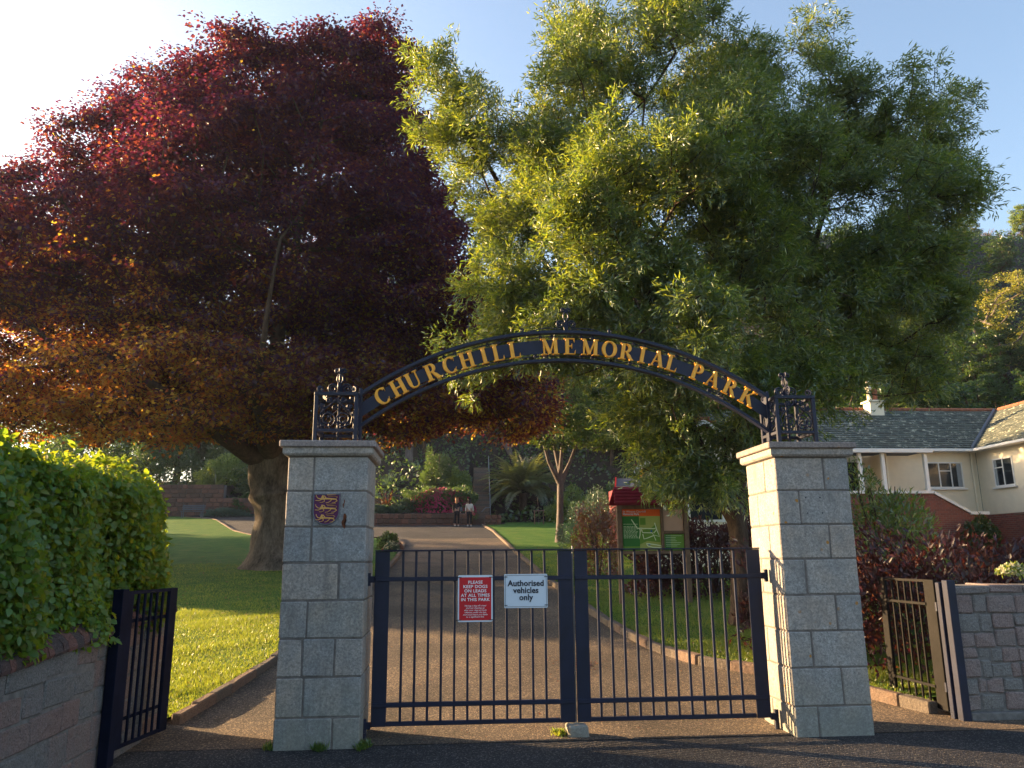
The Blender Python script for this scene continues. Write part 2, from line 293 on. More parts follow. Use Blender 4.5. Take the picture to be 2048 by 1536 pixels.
# ------------------------------------------------------------------ mesh helpers
WT = {}   # world translation of every object we make
def wt(o): return WT.get(o.name, Vector((0, 0, 0)))
def link(o, parent=None, world=(0, 0, 0)):
    """put o so that its mesh coordinates + world give world coordinates"""
    COL.objects.link(o); w = Vector(world)
    if parent is not None:
        o.parent = parent; o.location = w - wt(parent)
    else: o.location = w
    WT[o.name] = w
    return o
def tag(o, label=None, cat=None, group=None, kind=None):
    if label: o['label'] = label
    if cat: o['category'] = cat
    if group: o['group'] = group
    if kind: o['kind'] = kind
    return o
def thing(name, label, cat, loc, group=None):
    o = bpy.data.objects.new(name, None); o.empty_display_size = 0.2
    link(o, None, loc); return tag(o, label, cat, group)
class MB:
    def __init__(s): s.v = []; s.f = []
    def add(s, vs, fs):
        b = len(s.v); s.v.extend([tuple(v) for v in vs]); s.f.extend([tuple(b+i for i in f) for f in fs]); return s
    def box(s, x0, y0, z0, x1, y1, z1, T=None):
        vs = [(x, y, z) for z in (z0, z1) for y in (y0, y1) for x in (x0, x1)]
        if T: vs = [T(v) for v in vs]
        return s.add(vs, [(0, 2, 3, 1), (4, 5, 7, 6), (0, 1, 5, 4), (2, 6, 7, 3), (0, 4, 6, 2), (1, 3, 7, 5)])
    def cbox(s, x0, y0, z0, x1, y1, z1, c=0.01, jit=0.0, T=None):
        """box with chamfered edges (44 triangles)"""
        lo, hi = (x0, y0, z0), (x1, y1, z1); idx = {}; vs = []
        jc = {}
        for sx in (0, 1):
            for sy in (0, 1):
                for sz in (0, 1):
                    jv = [random.uniform(-jit, jit) for _ in range(3)]
                    sg = (sx, sy, sz)
                    for ax in range(3):
                        p = [0, 0, 0]
                        for a in range(3):
                            base = hi[a] if sg[a] else lo[a]; ins = c if a != ax else 0
                            p[a] = base + (-ins if sg[a] else ins) + jv[a]
                        idx[(sg, ax)] = len(vs); vs.append(tuple(p))
        fs = []
        for ax in range(3):
            a, b = [(1, 2), (2, 0), (0, 1)][ax]
            for sd in (0, 1):
                q = []
                for (u, v) in ((0, 0), (1, 0), (1, 1), (0, 1)):
                    g = [0, 0, 0]; g[ax] = sd; g[a] = u; g[b] = v; q.append(idx[(tuple(g), ax)])
                fs.append(tuple(q) if sd else tuple(reversed(q)))
            # edges parallel to ax
            for u in (0, 1):
                for v in (0, 1):
                    g0 = [0, 0, 0]; g1 = [0, 0, 0]; g0[ax] = 0; g1[ax] = 1
                    for g in (g0, g1): g[a] = u; g[b] = v
                    g0, g1 = tuple(g0), tuple(g1)
                    q = [idx[(g0, a)], idx[(g1, a)], idx[(g1, b)], idx[(g0, b)]]
                    if (u ^ v) == 0: q.reverse()
                    fs.append(tuple(q))
        for sg in [(i, j, k) for i in (0, 1) for j in (0, 1) for k in (0, 1)]:
            t = [idx[(sg, 0)], idx[(sg, 1)], idx[(sg, 2)]]
            if (sg[0]+sg[1]+sg[2]) % 2 == 0: t.reverse()
            fs.append(tuple(t))
        if T: vs = [T(v) for v in vs]
        return s.add(vs, fs)
    def tube(s, pts, rad, n=8, T=None, cap=True, squash=None, wob=0.0):
        """round bar along a polyline; rad is a number or a list"""
        P = [Vector(p) for p in pts]; m = len(P)
        if not hasattr(rad, '__len__'): rad = [rad]*m
        vs = []; up = None
        for i, p in enumerate(P):
            d = (P[min(i+1, m-1)] - P[max(i-1, 0)])
            if d.length < 1e-9: d = Vector((0, 0, 1))
            d.normalize()
            if up is None:
                up = Vector((0, 1, 0)) if abs(d.y) < 0.9 else Vector((1, 0, 0))
            a = d.cross(up)
            if a.length < 1e-6: a = d.orthogonal()
            a.normalize(); b = a.cross(d).normalized(); up = b.copy() if abs(b.dot(up)) > 0.01 else up
            up = b
            for k in range(n):
                t = 2*PI*k/n + (PI/4 if n == 4 else 0)
                w = 1 + (random.uniform(-wob, wob) if wob else 0)
                ra = rad[i]*w; rb = ra*(squash or 1)
                vs.append(p + a*math.cos(t)*ra + b*math.sin(t)*rb)
        fs = []
        for i in range(m-1):
            for k in range(n):
                k2 = (k+1) % n
                fs.append((i*n+k, i*n+k2, (i+1)*n+k2, (i+1)*n+k))
        if cap:
            fs.append(tuple(range(n-1, -1, -1))); fs.append(tuple((m-1)*n+k for k in range(n)))
        if T: vs = [T(v) for v in vs]
        return s.add(vs, fs)
    def lathe(s, prof, n=12, c=(0, 0, 0), T=None):
        vs = []; m = len(prof)
        for (r, z) in prof:
            for k in range(n):
                t = 2*PI*k/n; vs.append((c[0]+r*math.cos(t), c[1]+r*math.sin(t), c[2]+z))
        fs = [(i*n+k, i*n+(k+1) % n, (i+1)*n+(k+1) % n, (i+1)*n+k) for i in range(m-1) for k in range(n)]
        fs.append(tuple(range(n-1, -1, -1))); fs.append(tuple((m-1)*n+k for k in range(n)))
        if T: vs = [T(v) for v in vs]
        return s.add(vs, fs)
    def prism(s, poly, y0, y1, T=None):
        """polygon given in (x, z), front face at y0 (towards the viewer), back at y1"""
        n = len(poly); vs = [(x, y0, z) for x, z in poly] + [(x, y1, z) for x, z in poly]
        ar = sum(poly[i][0]*poly[(i+1) % n][1]-poly[(i+1) % n][0]*poly[i][1] for i in range(n))
        f0 = tuple(range(n)); f1 = tuple(range(2*n-1, n-1, -1))
        sides = [(i, n+i, n+(i+1) % n, (i+1) % n) for i in range(n)]
        if ar < 0:
            f0 = tuple(reversed(f0)); f1 = tuple(reversed(f1)); sides = [tuple(reversed(q)) for q in sides]
        if T: vs = [T(v) for v in vs]
        return s.add(vs, [f0, f1] + sides)
    def ribbon(s, pts, hw, d, y, chamf=0.35, T=None):
        """raised stroke in the xz plane: centre line pts, half widths hw, raised d towards -y from y"""
        n = len(pts); vs = []
        for i, (x, z) in enumerate(pts):
            a = pts[max(i-1, 0)]; b = pts[min(i+1, n-1)]
            dx, dz = b[0]-a[0], b[1]-a[1]; l = math.hypot(dx, dz) or 1; nx, nz = -dz/l, dx/l
            w = hw[i] if hasattr(hw, '__len__') else hw
            ch = min(w*0.7, chamf*0.03) if chamf else 0
            for (o, dd) in ((-w, 0), (-w, d*0.55), (-(w-ch), d), (w-ch, d), (w, d*0.55), (w, 0)):
                vs.append((x+nx*o, y-dd, z+nz*o))
        fs = []
        for i in range(n-1):
            for k in range(5):
                fs.append((i*6+k, (i+1)*6+k, (i+1)*6+k+1, i*6+k+1))
        fs.append((0, 1, 2, 3, 4, 5)); fs.append(tuple((n-1)*6+k for k in (5, 4, 3, 2, 1, 0)))
        if T: vs = [T(v) for v in vs]
        return s.add(vs, fs)
    def mesh(s, name):
        me = bpy.data.meshes.new(name); me.from_pydata([tuple(v) for v in s.v], [], s.f); me.update(); return me
    def build(s, name, m, parent=None, world=(0, 0, 0), smooth=False):
        me = s.mesh(name); me.materials.append(m)
        if smooth: me.polygons.foreach_set('use_smooth', [True]*len(me.polygons))
        o = bpy.data.objects.new(name, me); return link(o, parent, world)
def part(name, me, parent, world=(0, 0, 0)):
    return link(bpy.data.objects.new(name, me), parent, world)
def npmesh(name, V, Fq, m, smooth=False):
    """fast mesh from numpy: V (n,3), Fq (k, 3 or 4)"""
    me = bpy.data.meshes.new(name); nv = len(V); k, q = Fq.shape
    me.vertices.add(nv); me.vertices.foreach_set('co', np.ascontiguousarray(V, dtype=np.float32).ravel())
    me.loops.add(k*q); me.loops.foreach_set('vertex_index', np.ascontiguousarray(Fq, dtype=np.int32).ravel())
    me.polygons.add(k); me.polygons.foreach_set('loop_start', np.arange(0, k*q, q, dtype=np.int32))
    if smooth: me.polygons.foreach_set('use_smooth', np.ones(k, dtype=bool))
    me.materials.append(m); me.update(calc_edges=True); me.validate(); return me

# leaf templates: (along, across, up) in units of length, width, length
SH = {
 'diamond': (np.array([(0, 0, 0), (.45, .5, .07), (1, 0, -.10), (.45, -.5, .07)]), np.array([(0, 1, 2), (0, 2, 3)])),
 'ovate': (np.array([(0, 0, 0), (.28, .5, .06), (.68, .40, .03), (1, 0, -.12), (.68, -.40, .03), (.28, -.5, .06), (.5, 0, 0)]),
           np.array([(0, 1, 6), (1, 2, 6), (2, 3, 6), (0, 6, 5), (6, 4, 5), (6, 3, 4)])),
 'blade': (np.array([(0, -.5, 0), (0, .5, 0), (1, 0, 0)]), np.array([(0, 1, 2)])),
}
def unit(a): return a/np.maximum(np.linalg.norm(a, axis=1, keepdims=True), 1e-9)
def leafmesh(name, m, P, D, Nn, L, W, shape='diamond'):
    D = unit(D); S = unit(np.cross(D, Nn)); Nn = np.cross(S, D)
    T, Fc = SH[shape]; n = len(P); k = len(T)
    L = np.broadcast_to(L, (n,)); W = np.broadcast_to(W, (n,))
    V = (P[:, None, :] + D[:, None, :]*(T[None, :, 0, None]*L[:, None, None]) + S[:, None, :]*(T[None, :, 1, None]*W[:, None, None])
         + Nn[:, None, :]*(T[None, :, 2, None]*L[:, None, None]))
    F = (Fc[None, :, :] + (np.arange(n)*k)[:, None, None]).reshape(-1, 3)
    return npmesh(name, V.reshape(-1, 3), F, m)
def rdir(n, rng=RNG): return unit(rng.normal(size=(n, 3)))

# ------------------------------------------------------------------ terrain
def g0(y):
    t = max(0.0, min(y, 60.0) - 8.3); return .074*t + .00031*t*t
def sstep(a, b, x):
    t = min(1, max(0, (x-a)/(b-a))); return t*t*(3-2*t)
def G(x, y):
    z = g0(y)
    sl = 0.10 + 0.50*sstep(-30, -4, x) + 0.22*sstep(14, 40, x)
    st = 52.0 - 12*sstep(11, 20, x) + 8*sstep(-6, -14, x)
    h = max(0.0, y-st); z += sl*h if h < 38 else sl*(38 + 6*(1-math.exp(-(h-38)/6)))
    return z
def bedz(x, y): return 4.22+max(0, y-49.4)*.50
def rows(a, b, step):
    n = max(1, int(math.ceil((b-a)/step))); return [a+(b-a)*i/n for i in range(n+1)]
def sheet(name, xs, ys, m, dz=0.0, zf=G):
    nx, ny = len(xs), len(ys)
    V = np.array([(x, y, zf(x, y)+dz) for y in ys for x in xs])
    F = np.array([(j*nx+i, j*nx+i+1, (j+1)*nx+i+1, (j+1)*nx+i) for j in range(ny-1) for i in range(nx-1)])
    me = npmesh(name, V, F, m, True); return part(name, me, None)
o = sheet('ground', sorted(set(rows(-400, -60, 40)+rows(-60, 100, 2.5)+rows(100, 500, 50))),
          sorted(set(rows(-60, 6, 6)+rows(6, 62, 1)+rows(62, 130, 4)+rows(130, 700, 60))), M['soil'], -0.12)
tag(o, kind='structure')
def interp(poly, y):
    for (xa, ya), (xb, yb) in zip(poly, poly[1:]):
        if ya <= y <= yb: return xa + (xb-xa)*(y-ya)/(yb-ya)
    return poly[-1][0] if y > poly[-1][1] else poly[0][0]
def strip(name, left, right, y0, y1, step, m, dz, nx=8, kind='structure'):
    """surface between two edge curves x(y)"""
    ys = rows(y0, y1, step); V = []; 
    for y in ys:
        a, b = interp(left, y), interp(right, y)
        for i in range(nx+1):
            x = a+(b-a)*i/nx; V.append((x, y, G(x, y)+dz))
    k = nx+1
    F = np.array([(j*k+i, j*k+i+1, (j+1)*k+i+1, (j+1)*k+i) for j in range(len(ys)-1) for i in range(nx)])
    o = part(name, npmesh(name, np.array(V), F, m, True), None); tag(o, kind=kind); return o
KL = [(-2.77, 8.2), (-2.77, 8.56), (-2.61, 9.7), (-2.44, 11.5), (-2.25, 14), (-2.05, 20), (-1.95, 28), (-2.1, 34), (-2.7, 38.0)]
KR = [(5.02, 8.28), (4.74, 9.0), (4.13, 10.07), (3.8, 10.37), (3.31, 10.88), (2.98, 11.8), (2.77, 13.7), (2.68, 15.4), (2.51, 20.7), (2.45, 25.4), (2.32, 33.9), (2.2, 40), (2.14, 43.4), (1.75, 48.4)]
strip('road', [(-14, -8)], [(14, -8)], -8, 7.55, 0.8, M['road'], 0.0, 12)
strip('drive', [(-3.3, 7.55), (-2.9, 8.5), (-2.8, 38)], [(8, 7.55), (8, 8.0), (5.3, 9.4), (3.2, 13), (2.8, 19), (2.5, 30), (2.3, 49)], 7.55, 38.0, 0.5, M['drive'], 0.004, 10)
strip('upper_path', [(-12, 38.0), (-19, 52), (-34, 60)], [(2.4, 38.0), (2.1, 45), (1.9, 49), (-5, 53.5), (-9, 60)], 38.0, 60, 0.5, M['path'], 0.004, 14)
lawnL = [(-34, 8.2), (-34, 47)]
strip('left_lawn', lawnL, [(x-0.11, y) for x, y in KL], 8.3, 37.6, 0.5, M['lawn'], 0.06, 24)
strip('far_left_lawn', [(-40, 37.6), (-40, 59)], [(-2.9, 37.6), (-9.0, 38.6), (-12, 44), (-16.5, 55.8), (-19.6, 59)], 37.6, 59, 0.5, M['lawn'], 0.06, 16)
strip('right_lawn', [(x+0.11, y) for x, y in KR], [(9, 8.28), (9, 13), (12, 20), (14, 48)], 9.0, 44, 0.5, M['lawn'], 0.06, 20)
strip('right_lawn_verge', [(4.95, 8.75), (4.86, 9.0)], [(9, 8.75), (9, 9)], 8.75, 9.0, 0.1, M['lawn'], 0.06, 8)
strip('upper_right_lawn', [(2.25, 44), (1.95, 48.2), (3.3, 48.6), (3.3, 56)], [(14, 44), (14, 50.5)], 44, 50.5, 0.5, M['lawn'], 0.06, 12)

def poly_points(poly, step):
    out = []; 
    for (a, b) in zip(poly, poly[1:]):
        A, B = Vector(a), Vector(b); n = max(1, int((B-A).length/step))
        for i in range(n): out.append(A+(B-A)*i/n)
    out.append(Vector(poly[-1])); return out
def kerb(name, poly, m, step, w, h, kinder=None):
    root = bpy.data.objects.new(name, None); link(root, None, (poly[0][0], poly[0][1], G(*poly[0]))); tag(root, kind='structure')
    # resample by arc length
    pts = [Vector((*p, 0)) for p in poly]; segs = []
    d = 0; acc = [0]
    for a, b in zip(pts, pts[1:]): d += (b-a).length; acc.append(d)
    def at(s):
        for i in range(len(pts)-1):
            if s <= acc[i+1]: return pts[i]+(pts[i+1]-pts[i])*((s-acc[i])/(acc[i+1]-acc[i]))
        return pts[-1]
    s = 0; k = 0; st = step
    while s < d-0.05:
        l = st*random.uniform(.75, 1.25); a, b = at(s), at(min(d, s+l)); c = (a+b)/2; t = (b-a); L = t.length
        if L < 0.02: break
        t.normalize(); nrm = Vector((-t.y, t.x, 0)); za, zb = G(a.x, a.y), G(b.x, b.y)
        hh = h + random.uniform(-.012, .012)
        def T(v, c=c, t=t, nrm=nrm, za=za, zb=zb, L=L):
            f = v[0]/L+.5; p = c+t*v[0]+nrm*v[1]; return (p.x, p.y, za+(zb-za)*f+v[2])
        MB().cbox(-L/2+.006, -w/2, -.05, L/2-.006, w/2, hh, .014, .006, T).build('kerb_stone', m, root)
        s += l; k += 1
    return root
kerb('left_kerb', KL[1:6], M['kerb'], 0.45, 0.10, 0.11)
kerb('upper_left_kerb', KL[5:]+[(-5, 38.3), (-8.9, 38.3), (-11.8, 43.6), (-16.3, 55.4), (-19.4, 58.6)], M['kerb'], 0.9, 0.12, 0.1)
kerb('right_kerb', KR[:9], M['kerb'], 0.42, 0.13, 0.12)
kerb('upper_right_kerb', KR[8:], M['kerb'], 0.9, 0.12, 0.10)

# grass blades near the kerbs and across the sunlit parts
def grass(name, n, left, right, y0, y1):
    y = y0+(y1-y0)*RNG.random(n)**1.5
    a = np.array([interp(left, v) for v in y]); b = np.array([interp(right, v) for v in y])
    x = a+(b-a)*RNG.random(n)
    z = np.array([G(p, q) for p, q in zip(x, y)])+0.058
    P = np.stack([x, y, z], 1); D = np.stack([RNG.normal(0, .45, n), RNG.normal(0, .45, n), np.ones(n)], 1)
    cl = 0.6+0.8*np.clip(np.sin(x*3.1+np.sin(y*2.3)*2)*.5+.5, 0, 1)
    me = leafmesh(name, M['lf_grass'], P, D, rdir(n), RNG.uniform(.025, .055, n)*cl, RNG.uniform(.006, .011, n), 'blade')
    tag(part(name, me, None), 'short mown grass blades standing on the lawn', 'grass', kind='stuff')
grass('grass', 60000, [(-11, 14), (-13, 26)], [(x-0.08, y) for x, y in KL], 14, 26)
grass('grass', 45000, [(x+0.08, y) for x, y in KR], [(8, 16), (10, 32)], 16, 30)
grass('grass', 110000, [(-7.0, 8.3), (-7.5, 16)], [(x-0.08, y) for x, y in KL], 8.35, 16)
grass('grass', 120000, [(x+0.08, y) for x, y in KR], [(7.2, 8), (7.2, 18)], 8.85, 18)
def tufts(name, label, spots, m, h=.12, nb=60, spread=.06, dz=0):
    P = []; 
    for (x, y) in spots:
        q = np.stack([RNG.normal(x, spread, nb), RNG.normal(y, spread, nb), np.full(nb, G(x, y)+dz)], 1); P.append(q)
    P = np.concatenate(P); n = len(P)
    D = np.stack([RNG.normal(0, .5, n), RNG.normal(0, .5, n), np.ones(n)], 1)
    me = leafmesh(name, m, P, D, rdir(n), RNG.uniform(.4, 1, n)*h, RNG.uniform(.008, .018, n), 'diamond')
    return tag(part(name, me, None), label, 'weeds', kind='stuff')

# ------------------------------------------------------------------ gate pillars
YP, PW = 7.457, 0.75
def pillar(x0, m, label, joints, sidej, sidey):
    root = thing('gate_pillar', label, 'gate pillar', (x0+PW/2, YP+PW/2, 0))
    MB().box(x0+.008, YP+.008, -.1, x0+PW-.008, YP+PW-.008, 2.60).build('mortar_core', M['mortar'], root)
    zs = [2.588, 2.260, 1.930, 1.602, 1.266, 0.933, 0.603, 0.263, -0.06]
    g = .006
    for k in range(8):
        zt, zb = zs[k]-g, zs[k+1]+g
        xj = [x0] + [j for j in joints[k]] + [x0+PW]; ys = sidey[k]
        for a, b in zip(xj, xj[1:]):
            MB().cbox(a+(g if a > x0 else 0), YP+random.uniform(-.002, .002), zb, b-(g if b < x0+PW else 0), YP+ys-g, zt, .009, .003).build('block', m, root)
        xm = x0 + PW*(0.36 if k % 2 else 0.62)
        for a, b in ((x0, xm), (xm, x0+PW)):
            MB().cbox(a+(g if a > x0 else 0), YP+ys+g, zb, b-(g if b < x0+PW else 0), YP+PW, zt, .009, .003).build('block', m, root)
    c = .045; b = MB()
    # moulding: cavetto under the slab
    pr = [(.012, 2.590), (.030, 2.596), (.046, 2.615), (.046, 2.672)]
    vs = []; cx, cy = x0+PW/2, YP+PW/2
    for (o, z) in pr:
        h = PW/2+o; vs += [(cx-h, cy-h, z), (cx+h, cy-h, z), (cx+h, cy+h, z), (cx-h, cy+h, z)]
    fs = [(i*4+k, i*4+(k+1) % 4, (i+1)*4+(k+1) % 4, (i+1)*4+k) for i in range(3) for k in range(4)] + [(3, 2, 1, 0), (12, 13, 14, 15)]
    MB().add(vs, fs).build('cap_moulding', m, root)
    h = PW/2+.075
    MB().cbox(cx-h, cy-h, 2.674, cx+h, cy+h, 2.735, .008, .002).build('cap_slab', M['granite_cap'], root)
    return root
pillar(-1.567, M['granite_l'], 'left granite gate pillar carrying the lion shield, grey block joints', 
       [[-1.32], [-1.318], [-1.319], [-1.054], [-1.325], [-1.351, -1.065], [-1.33], [-1.062]], 0, [.52, .24, .50, .26, .50, .24, .52, .26])
PILR = pillar(3.165, M['granite_r'], 'right granite gate pillar with orange lichen spots and sunlit left side',
       [[3.662], [3.391], [3.663], [3.394], [3.659], [3.391], [3.653], [3.392]], 0, [.27, .50, .26, .52, .27, .50, .27, .50])
# four old fixing plugs and the rusty streak beside the shield
for (x, z) in ((3.455, 2.19), (3.60, 2.19), (3.462, 2.04), (3.612, 2.04)):
    b = MB(); b.lathe([(.008, 0), (.005, .004)], 8, (0, 0, 0), lambda v, x=x, z=z: (x+v[0], YP-v[2]-.001, z+v[1]))
    b.build('fixing_plug', M['sign_black'], PILR)
b = MB()
for (px_, w0, zt_, zb_) in ((-1.030, .006, 2.18, 2.10), (-1.020, .019, 2.05, 1.915), (-1.012, .008, 2.00, 1.94)):
    random.seed(5); L_ = []; R_ = []
    for i in range(9):
        f = i/8; z = zt_+(zb_-zt_)*f; w = w0*(math.sin(PI*(f*.9+.06))**.6)*random.uniform(.75, 1.15); c0 = px_+.006*math.sin(f*7)
        L_.append((c0-w, z)); R_.append((c0+w*.9, z+random.uniform(-.004, .004)))
    b.prism(L_+R_[::-1], YP-.0045, YP+.004)
tag(b.build('rusty_patch', M['rust']), 'rusty flaking iron patch on the pillar face right of the lion shield', 'rust patch')

# heraldic shield with three lions
sh = thing('heraldic_shield', 'purple shield with three golden lions on the left pillar', 'shield', (-1.19, YP-.02, 1.945))
def shield_outline(inset):
    x0, x1, zt, zs_, zb = -1.316+inset, -1.064-inset, 2.236-inset, 2.075, 1.944+inset
    cx, w = (x0+x1)/2, (x1-x0)/2; pts = [(x0, zt), (x0, zs_)]
    for i in range(1, 14):
        t = PI*i/14; pts.append((cx-w*math.cos(t)*(1.0), zs_-(zs_-zb)*math.sin(t)**0.9))
    pts += [(x1, zs_), (x1, zt)]; return pts
MB().prism(shield_outline(0), YP-.014, YP-.0025).build('plate', M['shield_purple'], sh)
out = shield_outline(.006); MB().ribbon(out+[out[0]], .0055, .006, YP-.0135, .1).build('rim', M['lead'], sh)
LION = [([(.26, .48), (.42, .52), (.66, .50), (.90, .46)], [.115, .10, .085, .09]),
        ([(.29, .50), (.33, .66), (.35, .84)], [.11, .125, .085]), ([(.40, .80), (.47, .62), (.44, .50)], [.05, .06, .05]),
        ([(.26, .50), (.14, .54), (.06, .74), (.05, .88)], [.06, .045, .04, .03]), ([(.27, .42), (.18, .32), (.03, .34)], [.055, .045, .035]),
        ([(.40, .44), (.42, .26), (.30, .14), (.22, .16)], [.06, .045, .035, .03]),
        ([(.90, .46), (.97, .30), (.86, .12), (.74, .10)], [.085, .055, .04, .03]), ([(.74, .46), (.68, .28), (.58, .14), (.48, .10)], [.06, .045, .035, .03]),
        ([(.93, .52), (.98, .68), (.90, .74), (.58, .76), (.52, .88), (.70, .90), (.92, .94)], .028)]
for (lx, lz, lw, lh) in ((-1.298, 2.140, .212, .096), (-1.300, 2.052, .212, .096), (-1.290, 1.962, .185, .096)):
    b = MB()
    for i, (pts, hw) in enumerate(LION):
        hw2 = [w*.082 for w in hw] if hasattr(hw, '__len__') else hw*.082
        b.ribbon([(lx+u*lw, lz+v*lh) for u, v in pts], hw2, .006+.0006*i, YP-.0135, .05)
    b.build('lion', M['shield_gold'], sh)

# ------------------------------------------------------------------ lettering helpers
def text_mesh(s, size, align='CENTER', extrude=.0012, offset=0.0, sx=1.0, shear=0.0, spacing=1.0):
    cu = bpy.data.curves.new('lettering', 'FONT'); cu.body = s; cu.size = size; cu.align_x = align; cu.extrude = extrude
    cu.offset = offset; cu.shear = shear; cu.space_character = spacing; cu.resolution_u = 3
    ob = bpy.data.objects.new('lettering', cu); COL.objects.link(ob)
    dg = bpy.context.evaluated_depsgraph_get(); dg.update()
    me = bpy.data.meshes.new_from_object(ob.evaluated_get(dg)); bpy.data.objects.remove(ob); bpy.data.curves.remove(cu)
    n = len(me.vertices); co = np.empty(n*3, np.float32); me.vertices.foreach_get('co', co); co = co.reshape(-1, 3)
    co = np.stack([co[:, 0]*sx, -co[:, 2], co[:, 1]], 1); me.vertices.foreach_set('co', co.ravel()); me.update()
    return me
def text(s, x, y, z, size, m, parent, **k):
    me = text_mesh(s, size, **k); me.materials.clear(); me.materials.append(m)
    return part('lettering', me, parent, (x, y, z))

# ------------------------------------------------------------------ main gates
YG = 7.80
def gate(x0, x1, s0, s1, bars, hinge, label):
    root = thing('gate', label, 'gate', ((x0+x1)/2, YG, .11))
    def bx(name, *a, c=.004): return MB().cbox(*a, c).build(name, M['iron'], root)
    for (a, b) in (s0, s1):
        bx('stile', a, YG-.032, .112, b, YG-.022, 1.70)         # wide flat cover plate
        bx('stile_tube', (a+b)/2-.028, YG-.0215, .125, (a+b)/2+.028, YG+.032, 1.688)
    bx('top_rail', x0+.002, YG-.020, 1.680, x1-.002, YG+.024, 1.712) if False else bx('top_rail', x0-.002, YG-.045, 1.7015, x1+.002, YG+.035, 1.716)
    for nm, z in (('upper_rail', 1.440), ('lower_rail', .300)):
        bx(nm, x0+.004, YG-.046, z-.020, x1-.004, YG-.0345, z+.020)
        bx(nm, s0[1], YG-.020, z-.018, s1[0], YG+.020, z+.018)
    bx('bottom_rail', x0+.004, YG-.046, .108, x1-.004, YG+.020, .1115) if False else None
    bx('bottom_rail', s0[1]-.002, YG-.020, .112, s1[0]+.002, YG+.022, .150)
    me = MB().cbox(-.0115, -.0115, 0, .0115, .0115, 1.552, .002).mesh('bar'); me.materials.append(M['iron'])
    for x in bars: part('bar', me, root, (x, YG, .1495))
    sg = hinge; xh = x0 if sg < 0 else x1
    for z in (1.44, .12):
        b = MB(); a0, a1 = sorted((xh+sg*.001, xh+sg*.075)); b.cbox(a0, YG-.02, z-.03, a1, YG+.02, z+.03, .004)
        b.lathe([(.022, -.06), (.022, .06)], 10, (xh+sg*.062, YG, z)); b.build('hinge', M['iron'], root)
    if sg: 
        b = MB(); b.lathe([(.024, -.05), (.024, .058)], 10, (xh+sg*.062, YG, .0)); b.build('pivot_pin', M['iron'], root)
    return root
gate(-.752, 1.166, (-.752, -.612), (1.022, 1.166), [-.485+.1255*i for i in range(12)], -1, 'left leaf of the navy iron gate, carrying the red and the white notice')
gate(1.186, 3.068, (1.186, 1.318), (2.928, 3.068), [1.42+.1262*i for i in range(12)], 1, 'right leaf of the navy iron gate, plain, in front of the map board')
b = MB(); b.tube([(1.176, YG+.0, .06), (1.176, YG, 1.745)], .007, 6); tag(b.build('drop_bolt', M['steel']), 'thin upright metal bolt between the two gate leaves', 'bolt')
b = MB().cbox(1.076, 7.66, -.03, 1.272, 7.84, .105, .02, .008); tag(b.build('gate_stop_stone', M['granite_r']), 'small pale stone block on the ground under the middle of the gate', 'stone')

# ------------------------------------------------------------------ notices hung on the left leaf
def tie(bm, x, z, w=.05):
    bm.box(x-w/2, YG-.0615, z-.0035, x+w/2, YG-.0585, z+.0035)
rs = thing('dog_notice', 'red notice PLEASE KEEP DOGS ON LEADS wired to the left gate', 'notice', (.215, YG-.052, 1.037))
def rrect(x0, z0, x1, z1, r, n=4):
    p = []
    for (cx, cz, a) in ((x1-r, z1-r, 0), (x0+r, z1-r, 90), (x0+r, z0+r, 180), (x1-r, z0+r, 270)):
        for i in range(n+1): t = R(a+90*i/n); p.append((cx+r*math.cos(t), cz+r*math.sin(t)))
    return p
MB().prism(rrect(.047, 1.037, .383, 1.472, .015), YG-.054, YG-.048).build('white_border', M['sign_white'], rs)
MB().prism(rrect(.060, 1.051, .369, 1.452, .004), YG-.0555, YG-.0535).build('red_face', M['sign_red'], rs)
for i, t_ in enumerate(['PLEASE', 'KEEP DOGS', 'ON LEADS', 'AT ALL TIMES', 'IN THIS PARK']):
    text(t_, .215, YG-.057, 1.392-.0405*i, .040, M['lettering_white'], rs, offset=.0007, sx=1.08, spacing=1.06)
for i, t_ in enumerate(['Having a dog off a lead', 'and not cleaning up', 'after your dog are both', 'offences under the law', 'and could leave you liable', 'to a significant fine.']):
    text(t_, .215, YG-.057, 1.180-.0205*i,   .0195, M['lettering_white'], rs, offset=.0001, sx=1.16, shear=.2)
for x in (.056, .374):
    for z in (1.452, 1.055): b = MB(); tie(b, x, z); b.build('wire_tie', M['sign_black'], rs)
ws = thing('vehicle_notice', 'white notice Authorised vehicles only wired to the left gate', 'notice', (.705, YG-.052, 1.16))
MB().prism(rrect(.495, 1.160, .916, 1.478, .008), YG-.054, YG-.048).build('plate', M['sign_white'], ws)
b = MB()
for (a0, c0, a1, c1) in ((.504, 1.170, .508, 1.468), (.903, 1.170, .907, 1.468), (.508, 1.464, .903, 1.468), (.508, 1.170, .903, 1.174)): b.box(a0, YG-.0556, c0, a1, YG-.0538, c1)
b.build('border_line', M['lead'], ws)
for i, t_ in enumerate(['Authorised', 'vehicles', 'only']):
    text(t_, .706, YG-.057, 1.366-.066*i, .077, M['sign_black'], ws, offset=.0019, sx=.98, spacing=1.03)
for x in (.511, .90):
    for z in (1.452, 1.186): b = MB(); tie(b, x, z, .028); b.build('wire_tie', M['sign_black'], ws)

